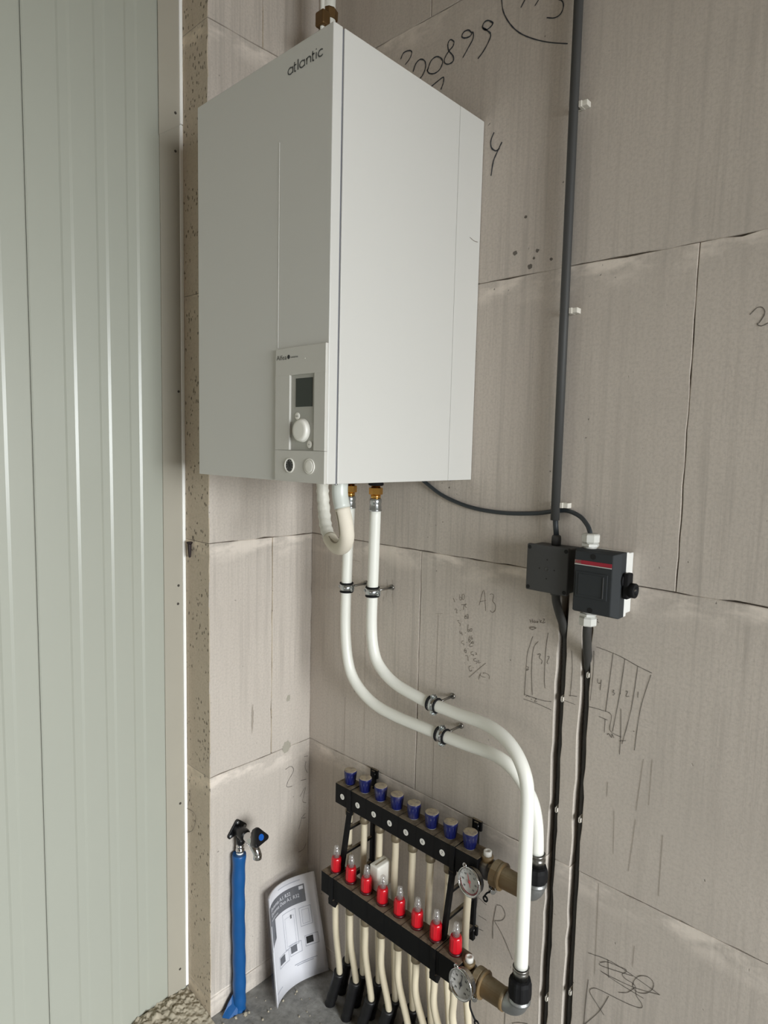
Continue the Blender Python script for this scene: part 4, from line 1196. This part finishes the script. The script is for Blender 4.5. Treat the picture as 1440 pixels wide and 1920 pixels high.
for A, C in zip(ring[:-1], ring[1:]):
    for k in range(n):
        b._face([A[k], A[(k + 1) % n], C[(k + 1) % n], C[k]], True)
b._face(list(reversed(ring[0]))); b._face(ring[-1])
hd = b.build('handle', 'tap_black', tp)
b = B(); b.lathe(hc + ax * 0.033, ax, [(0, 0.0088), (0.0008, 0.0088)], 24); b.build('blue_disc', 'blue_dot', hd)

# blue sleeved water pipe
bp_ = thing('water_pipe', 'blue sleeved water pipe rising from the floor to the tap', 'pipe', (0.030, -0.292, 0.0))
pts = [(0.0265, -0.2895, 0.4935), (0.026, -0.292, 0.40), (0.0255, -0.291, 0.28), (0.026, -0.289, 0.15), (0.029, -0.290, 0.05), (0.031, -0.291, 0.0)]
b = B(); sp_ = smooth_path(pts, 10)
b.tube(sp_, 0.0195, 22, radii=[0.0192 + 0.0008 * math.sin(i * 0.9) + (0.0006 if i < 3 else 0) for i in range(len(sp_))]); b.build('blue_sleeve', 'blue_sleeve', bp_)
b = B()
fv = [(0.020, -0.304, 0.050), (0.018, -0.322, 0.028), (0.024, -0.346, 0.002), (0.040, -0.334, 0.001), (0.046, -0.308, 0.003), (0.040, -0.302, 0.025)]
vs = [b.bm.verts.new(v) for v in fv]; vt = [b.bm.verts.new((v[0] - 0.002, v[1] + 0.001, v[2] + 0.0015)) for v in fv]
b._face(vs); b._face(list(reversed(vt)))
for i in range(6):
    b._face([vs[i], vs[(i + 1) % 6], vt[(i + 1) % 6], vt[i]])
b.build('torn_flap', 'blue_sleeve', bp_)

# ------------------------------------------------------------------ instruction manual leaning in the corner
bk = thing('manual', 'white printed instruction manual in a clear bag leaning in the corner', 'manual', (0.118, -0.11, 0.0))
BL, BR, TL, TR = Vector((0.1225, -0.2175, 0.002)), Vector((0.1240, -0.0120, 0.002)), Vector((0.0530, -0.2010, 0.327)), Vector((0.0560, -0.0250, 0.334))


def page(u, v, off=0.0):
    p = (BL * (1 - u) + BR * u) * (1 - v) + (TL * (1 - u) + TR * u) * v
    bow = 0.031 * math.sin(math.pi * min(max(u, 0), 1) ** 0.80)
    nrm = Vector((0.97, 0.02, 0.22))
    return p + Vector((-bow, 0, 0)) + nrm * off


def sheet(name, mat, u0, u1, v0, v1, o0, o1, parent, nu=18, nv=6):
    b = B()
    g = [[[b.bm.verts.new(page(u0 + (u1 - u0) * i / nu, v0 + (v1 - v0) * j / nv, o)) for i in range(nu + 1)] for j in range(nv + 1)] for o in (o0, o1)]
    for s in range(2):
        for j in range(nv):
            for i in range(nu):
                b._face([g[s][j][i], g[s][j][i + 1], g[s][j + 1][i + 1], g[s][j + 1][i]], True)
    for j in range(nv):
        for i in (0, nu):
            b._face([g[0][j][i], g[0][j + 1][i], g[1][j + 1][i], g[1][j][i]])
    for i in range(nu):
        for j in (0, nv):
            b._face([g[0][j][i], g[0][j][i + 1], g[1][j][i + 1], g[1][j][i]])
    return b.build(name, mat, parent)


cov = sheet('cover', 'paper', 0.0, 1.0, 0.02, 0.97, -0.0005, 0.0, bk)
sheet('pages', 'paper', 0.012, 0.995, 0.022, 0.965, -0.0065, -0.0010, bk)


def patch(name, quad, mat, off=0.0005, n=8):
    """a flat print on the cover: quad of (u, v) corners"""
    b = B()
    g = []
    q = [Vector(p) for p in quad]
    for j in range(n + 1):
        row = []
        for i in range(n + 1):
            s, t = i / n, j / n
            p = (q[0] * (1 - s) + q[1] * s) * (1 - t) + (q[3] * (1 - s) + q[2] * s) * t
            row.append(b.bm.verts.new(page(p.x, p.y, off)))
        g.append(row)
    for j in range(n):
        for i in range(n):
            b._face([g[j][i], g[j][i + 1], g[j + 1][i + 1], g[j + 1][i]], True)
    return b.build(name, mat, cov)


patch('title_block', [(0.0, 0.72), (0.80, 0.72), (0.80, 0.885), (0.0, 0.885)], 'print_grey', n=14)
patch('title_block', [(0.0, 0.50), (0.16, 0.555), (0.16, 0.72), (0.0, 0.72)], 'print_grey')
patch('emblem', [(0.70, 0.840), (0.775, 0.840), (0.775, 0.872), (0.70, 0.872)], 'paper', 0.0009, 3)


def ctext(s, size, u, v, mat):
    return text('cover_print', s, size, (0, 0, 0), (1, 0, 0), (0, 1, 0), mat, cov, fn=lambda x, y: page(u + x / 0.205, v + y / 0.33, 0.0010))


ctext('Extensa A.I. R32', 0.0150, 0.06, 0.835, 'paper')
ctext('Extensa Duo A.I. R32', 0.0150, 0.06, 0.790, 'paper')
ctext('Installation', 0.0090, 0.06, 0.745, 'paper')


def frame(u0, u1, v0, v1, w, mat):
    for q in ([(u0, v0), (u1, v0), (u1, v0 + w), (u0, v0 + w)], [(u0, v1 - w), (u1, v1 - w), (u1, v1), (u0, v1)],
              [(u0, v0), (u0 + w * 1.5, v0), (u0 + w * 1.5, v1), (u0, v1)], [(u1 - w * 1.5, v0), (u1, v0), (u1, v1), (u1 - w * 1.5, v1)]):
        patch('line_drawing', q, mat, 0.0005, 3)


frame(0.34, 0.60, 0.365, 0.690, 0.005, 'print_light')
frame(0.38, 0.56, 0.385, 0.640, 0.003, 'print_light')
frame(0.66, 0.86, 0.500, 0.675, 0.005, 'print_light')
frame(0.70, 0.82, 0.520, 0.650, 0.003, 'print_light')
patch('line_drawing', [(0.49, 0.615), (0.52, 0.615), (0.52, 0.65), (0.49, 0.65)], 'print_grey', 0.0007, 2)
for (u, v, m) in ((0.20, 0.285, 'print_grey'), (0.44, 0.305, 'print_grey'), (0.72, 0.330, 'ink')):
    frame(u - 0.02, u + 0.20, v - 0.022, v + 0.078, 0.005, 'print_light')
    patch('pictogram', [(u, v), (u + 0.115, v), (u + 0.115, v + 0.065), (u, v + 0.065)], m, 0.0007, 3)
for (u0, u1, v) in ((0.48, 0.86, 0.185), (0.52, 0.80, 0.170), (0.06, 0.20, 0.10), (0.30, 0.74, 0.925)):
    patch('small_print', [(u0, v), (u1, v), (u1, v + 0.008), (u0, v + 0.008)], 'print_light', 0.0005, 8)
# clear bag round the manual
b = B()
nu, nv = 22, 6
random.seed(21)
g = [[b.bm.verts.new(page(-0.035 + 1.055 * i / nu, 0.006 + 1.03 * j / nv, 0.0034 + random.uniform(-0.0012, 0.0012))) for i in range(nu + 1)] for j in range(nv + 1)]
for j in range(nv):
    for i in range(nu):
        b._face([g[j][i], g[j][i + 1], g[j + 1][i + 1], g[j + 1][i]], True)
g2 = [[b.bm.verts.new(page(-0.035 + 1.055 * i / nu, 0.006 + 1.03 * j / nv, -0.0090)) for i in range(nu + 1)] for j in range(nv + 1)]
for j in range(nv):
    for i in range(nu):
        b._face([g2[j][i], g2[j + 1][i], g2[j + 1][i + 1], g2[j][i + 1]], True)
for j in range(nv):
    b._face([g[j][0], g[j + 1][0], g2[j + 1][0], g2[j][0]])
b.build('clear_bag', 'bag', bk)

# ------------------------------------------------------------------ grey conduit, cable, boxes
cd = thing('conduit', 'dark grey conduit pipe running up the right wall', 'conduit', (0.847, -0.020, 1.542))
b = B(); b.tube([(0.847, -0.020, 1.542), (0.8445, -0.020, 2.0), (0.842, -0.020, 2.6), (0.840, -0.020, 3.438)], 0.0098, 18); b.build('conduit_pipe', 'conduit', cd)
b = B(); b.tube([(0.847, -0.020, 1.56), (0.850, -0.021, 1.53), (0.8535, -0.022, 1.508)], 0.0060, 14); b.build('cable', 'cable', cd)
for (z, lab) in ((2.417, 'topmost pale clip on the grey conduit'), (1.996, 'middle pale clip on the grey conduit'), (1.576, 'lowest pale clip on the conduit, just above the black cable')):
    xc = 0.847 - (z - 1.542) * 0.0042
    r = thing('conduit_clip', lab, 'clip', (xc, -0.001, z), 'clips holding the grey conduit')
    b = B(); b.box((xc + 0.0098, -0.021, z - 0.0062), (xc + 0.0170, -0.0008, z + 0.0062), 0.001)
    b.box((xc + 0.0150, -0.0185, z - 0.0056), (xc + 0.0285, -0.0008, z + 0.0056), 0.001)
    b.box((xc - 0.0155, -0.0165, z - 0.0040), (xc - 0.0098, -0.0008, z + 0.0040), 0.001)
    b.box((xc - 0.0155, -0.0060, z - 0.0050), (xc + 0.0200, -0.0008, z + 0.0050), 0.0005)
    b.build('clip_body', 'clip', r)
    b = B(); b.lathe((xc + 0.0187, -0.0165, z), (0, -1, 0), [(0, 0.0032), (0.0012, 0.0030), (0.0016, 0)], 10); b.build('nail_head', 'steel', r)

cpts = [(0.447, -0.014, 1.6188), (0.464, -0.009, 1.604), (0.522, -0.0056, 1.573), (0.607, -0.0054, 1.551), (0.700, -0.0054, 1.545), (0.786, -0.0054, 1.551), (0.835, -0.0054, 1.560), (0.868, -0.0060, 1.564), (0.903, -0.017, 1.556), (0.928, -0.034, 1.543), (0.942, -0.046, 1.530), (0.9475, -0.050, 1.512)]
b = B(); b.tube(smooth_path(cpts, 6), 0.0049, 14)
tag(b.build('power_cable', 'cable', None, (0.70, -0.0054, 1.545)), 'thin dark cable sagging from the white unit to the switch', 'cable')

jb = thing('junction_box', 'square dark grey junction box at the foot of the conduit', 'junction box', (0.855, 0.0, 1.385))
b = B(); b.box((0.8065, -0.0480, 1.3875), (0.9030, -0.0006, 1.4865), 0.003); b.build('box_body', 'jbox', jb)
b = B(); b.box((0.8035, -0.0605, 1.3845), (0.9055, -0.0490, 1.4890), 0.0035, 3); lid = b.build('cover', 'jbox', jb)
for (x, z) in ((0.8105, 1.4815), (0.8985, 1.4815), (0.8105, 1.3920), (0.8985, 1.3920)):
    b = B(); b.lathe((x, -0.0604, z), (0, -1, 0), [(0, 0.0045), (0.0003, 0.0045)], 16); b.build('screw_recess', 'hole', lid)
b = B(); b.lathe((0.8550, -0.0604, 1.4370), (0, -1, 0), [(0, 0.0060), (0.0007, 0.0055), (0.0007, 0.0032), (0.0003, 0.0030), (0.0003, 0.0)], 20); b.build('centre_boss', 'conduit', lid)
for (dx, dz) in ((0, 0.021), (0, -0.021), (0.018, 0), (-0.018, 0)):
    b = B(); b.lathe((0.8550 + dx, -0.0604, 1.4370 + dz), (0, -1, 0), [(0, 0.0016), (0.0003, 0.0016)], 10); b.build('pilot_hole', 'hole', lid)
b = B(); b.lathe((0.8540, -0.0220, 1.4860), (0, 0, 1), [(0, 0.0105), (0.018, 0.0105), (0.022, 0.0095), (0.0235, 0.0070)], 18); b.build('cable_gland', 'conduit', jb)
b = B(); b.lathe((0.8590, -0.0220, 1.3880), (0, 0, -1), [(0, 0.0120), (0.012, 0.0120), (0.014, 0.0100)], 18); b.build('cable_gland', 'jbox', jb)

sw = thing('isolator_switch', 'anthracite switch with a red band and side lever, right of the junction box', 'switch', (0.975, 0.0, 1.364))
b = B(); b.box((0.9300, -0.0330, 1.3640), (1.0200, -0.0006, 1.4900), 0.002); b.box((0.9270, -0.0430, 1.3600), (1.0235, -0.0310, 1.4935), 0.002); b.build('switch_base', 'switch_base', sw)
b = B()
x0, x1, z0, z1 = 0.9265, 1.0235, 1.3600, 1.4945
lo = [(x0, -0.0430, z0), (x1, -0.0430, z0), (x1, -0.0430, z1), (x0, -0.0430, z1)]
md = [(x0, -0.0680, z0), (x1, -0.0680, z0), (x1, -0.0680, z1), (x0, -0.0680, z1)]
hi = [(x0 + 0.003, -0.0810, z0 + 0.005), (x1 - 0.013, -0.0810, z0 + 0.005), (x1 - 0.013, -0.0810, z1 - 0.005), (x0 + 0.003, -0.0810, z1 - 0.005)]
t = bmesh.new()
V = [[t.verts.new(p) for p in l] for l in (lo, md, hi)]
t.faces.new(V[0]); t.faces.new(list(reversed(V[2])))
for a in range(2):
    for k in range(4):
        t.faces.new([V[a][k], V[a][(k + 1) % 4], V[a + 1][(k + 1) % 4], V[a + 1][k]])
bmesh.ops.bevel(t, geom=list(t.edges), offset=0.0016, segments=2, affect='EDGES', profile=0.5)
b.merge(t); sc_ = b.build('switch_cover', 'switch', sw)
b = B(); b.box((0.9340, -0.0830, 1.3950), (1.0030, -0.0805, 1.4490), 0.0012); dr = b.build('cover_door', 'switch', sw)
b = B(); b.box((0.9400, -0.0838, 1.4010), (0.9960, -0.0828, 1.4450), 0.0006); b.build('door_panel', 'switch', dr)
b = B(); b.box((0.9935, -0.0850, 1.3990), (0.9955, -0.0836, 1.4430), 0.0005); b.build('door_hinge', 'jbox', dr)
b = B(); b.box((0.9295, -0.0816, 1.4640), (1.0095, -0.0806, 1.4720), 0.0003); b.build('red_band', 'band', sw)
b = B(); b.box((0.9295, -0.0815, 1.4620), (1.0095, -0.0806, 1.4636), 0.0002); b.build('silver_line', 'gland', sw)
b = B(); b.box((0.9300, -0.0818, 1.4643), (0.9440, -0.0815, 1.4718)); b.build('name_field', 'pencil', sw)
text('name_lettering', 'ABB', 0.0075, (0.9313, -0.0820, 1.4680), (1, 0, 0), (0, 0, 1), 'band', sw, bold=0.0002)
for (x, z) in ((0.9690, 1.4820), (0.9680, 1.3700)):
    b = B(); b.lathe((x, -0.0808, z), (0, -1, 0), [(0, 0.0060), (0.0006, 0.0060)], 16); b.build('screw_recess', 'hole', sc_)


def gland(x, y, z, d):
    b = B(); b.lathe((x, y, z), (0, 0, d), [(0, 0.0135), (0.006, 0.0135)], 20)
    b.lathe((x, y, z + d * 0.004), (0, 0, d), [(0, 0.0165), (0.0008, 0.0182), (0.0060, 0.0182), (0.0068, 0.0165)], 6, False)
    b.lathe((x, y, z + d * 0.0105), (0, 0, d), [(0, 0.0140), (0.004, 0.0190), (0.0180, 0.0190), (0.0205, 0.0160), (0.0210, 0.0085)], 8, False)
    return b.build('cable_gland', 'gland', sw)


gland(0.9475, -0.0500, 1.4940, 1)
gland(0.9510, -0.0500, 1.3610, -1)
b = B(); b.lathe((1.0230, -0.0520, 1.4380), (1, 0, 0), [(0, 0.0150), (0.004, 0.0150), (0.005, 0.0130)], 22)
b.box((1.0260, -0.0640, 1.4020), (1.0380, -0.0400, 1.4540), 0.003)
lv = b.build('lever', 'rubber', sw)
b = B(); b.lathe((1.0360, -0.0520, 1.4200), (1, 0, 0), [(0, 0.0090), (0, 0.0150), (0.012, 0.0150), (0.0135, 0.0140), (0.0135, 0.0090), (0.002, 0.0085)], 24); b.build('lever_ring', 'rubber', lv)
b = B(); b.box((1.0400, -0.0610, 1.4185), (1.0470, -0.0430, 1.4215), 0.0005); b.build('ring_web', 'gauge_case', lv)

for nm, pts, lab, cl in (('left', [(0.859, -0.022, 1.380), (0.861, -0.021, 1.360), (0.866, -0.012, 1.330), (0.8695, 0.006, 1.295), (0.8700, 0.018, 1.250), (0.8700, 0.022, 1.10), (0.8705, 0.022, 0.60), (0.8710, 0.022, 0.01)], 'dark flexible conduit in the left chase below the junction box', (1.1335, 0.868, 0.392)),
                         ('right', [(0.9505, -0.049, 1.331), (0.947, -0.042, 1.308), (0.938, -0.018, 1.270), (0.931, 0.006, 1.230), (0.9290, 0.018, 1.180), (0.9290, 0.022, 1.05), (0.9290, 0.022, 0.60), (0.9290, 0.022, 0.01)], 'dark flexible conduit in the right chase below the switch', (1.205, 0.868, 0.445))):
    r = thing('flexible_conduit', lab, 'conduit', pts[-1], 'flexible conduits in the wall chases')
    sp_ = smooth_path(pts, 26)
    b = B(); b.tube(sp_, 0.0085, 12, radii=[(0.0098 if i < 90 else 0.0088) - (0 if i % 2 else 0.0009) for i in range(len(sp_))]); b.build('corrugated_tube', 'flex', r)
    xr = pts[-1][0]
    for z in cl:
        b = B()
        sgn = 1
        x = xr + 0.0075
        b.box((x - 0.003, -0.004, z - 0.0065), (x + 0.0026, 0.0, z - 0.0050)); b.box((x - 0.003, -0.004, z + 0.0050), (x + 0.0026, 0.0, z + 0.0065))
        b.box((x - 0.003, -0.004, z - 0.0065), (x - 0.0018, 0.014, z + 0.0065)); b.box((x + 0.0014, -0.004, z - 0.0065), (x + 0.0026, 0.0, z + 0.0065))
        b.build('chase_clip', 'clip', r)

# ------------------------------------------------------------------ pipes above the unit
r = thing('riser_pipe', 'thick white riser pipe with a tarnished brass fitting above the unit', 'pipe', (0.158, -0.10, 2.4664))
b = B(); b.tube([(0.160, -0.10, 2.4664), (0.158, -0.10, 2.86), (0.157, -0.10, 3.438)], 0.0165, 20); b.build('pipe', 'pipe', r)
b = B(); b.lathe((0.158, -0.10, 2.822), (0, 0, 1), [(0, 0.0170), (0.001, 0.0225), (0.022, 0.0232), (0.024, 0.0200), (0.028, 0.0185)], 8, False); b.build('brass_fitting', 'old_brass', r)
r = thing('riser_pipe', 'thin white riser pipe standing close beside the thicker riser', 'pipe', (0.177, -0.140, 2.4664))
b = B(); b.tube([(0.178, -0.140, 2.4664), (0.1765, -0.140, 2.84), (0.175, -0.140, 3.438)], 0.0060, 14); b.build('pipe', 'pipe', r)
b = B(); b.box((0.160, -0.1520, 2.782), (0.192, -0.1250, 2.818), 0.004); b.build('brass_fitting', 'old_brass', r)

# ------------------------------------------------------------------ nail, mortar heap, crumbs
b = B(); b.lathe((-0.089, -0.3790, 1.4165), (0, 0.02, -1), [(0, 0.0030), (0.001, 0.0095), (0.003, 0.0100), (0.008, 0.0062), (0.030, 0.0048), (0.044, 0.0036), (0.046, 0.001)], 8, False)
for v in b.bm.verts:
    v.co.y = max(min(v.co.y, -0.3726), -0.3840)
tag(b.build('nail', 'nail', None, (-0.089, -0.373, 1.416)), 'dark iron nail stuck into the joint of the sawn wall end', 'nail')

b = B()
nx, ny = 56, 80
hv = []
for i in range(nx + 1):
    row = []
    for j in range(ny + 1):
        x = -0.129 + 0.175 * i / nx
        y = -0.640 + 0.268 * j / ny
        s = i / nx; t_ = j / ny
        env = max(0.0, 1 - max(0, s - 0.15) ** 1.3 * 1.35) * max(0.0, math.sin(math.pi * min(1, 0.03 + 0.72 * t_)) ** 1.1)
        edge = min(1.0, (1 - s) * 6, t_ * 6)
        fr = noise.fractal(Vector((x * 60, y * 60, 3.1)), 0.7, 2.1, 5)
        h = 0.030 * env + 0.011 * env * fr + 0.004 * noise.noise(Vector((x * 190, y * 190, 7.7)))
        row.append(b.bm.verts.new((x, y, max(0.0004, h * edge))))
    hv.append(row)
for i in range(nx):
    for j in range(ny):
        b._face([hv[i][j], hv[i + 1][j], hv[i + 1][j + 1], hv[i][j + 1]], True)
tag(b.build('mortar_heap', 'heap', None, (-0.04, -0.48, 0.0)), 'rough heap of dried mortar at the foot of the cladding', 'mortar')
# loose mortar crumbs on the screed
random.seed(11)
b = B()
spots = [(0.062, -0.292, 0.007), (0.052, -0.318, 0.005)]
for _ in range(70):
    spots.append((random.uniform(0.03, 0.42), random.uniform(-0.36, -0.12), random.uniform(0.0015, 0.0042)))
for (x, y, s) in spots:
    t = bmesh.new(); bmesh.ops.create_icosphere(t, subdivisions=1, radius=s)
    for v in t.verts:
        v.co = Vector((x, y, s * 0.45)) + v.co * random.uniform(0.7, 1.15)
        v.co.z = max(v.co.z, 0.0)
    b.merge(t)
o = tag(b.build('mortar_crumbs', 'heap', None, (0.2, -0.25, 0.0)), 'loose mortar crumbs scattered over the screed floor', 'crumbs')
o['kind'] = 'stuff'

for o in bpy.data.objects:
    if '_org' in o:
        del o['_org']
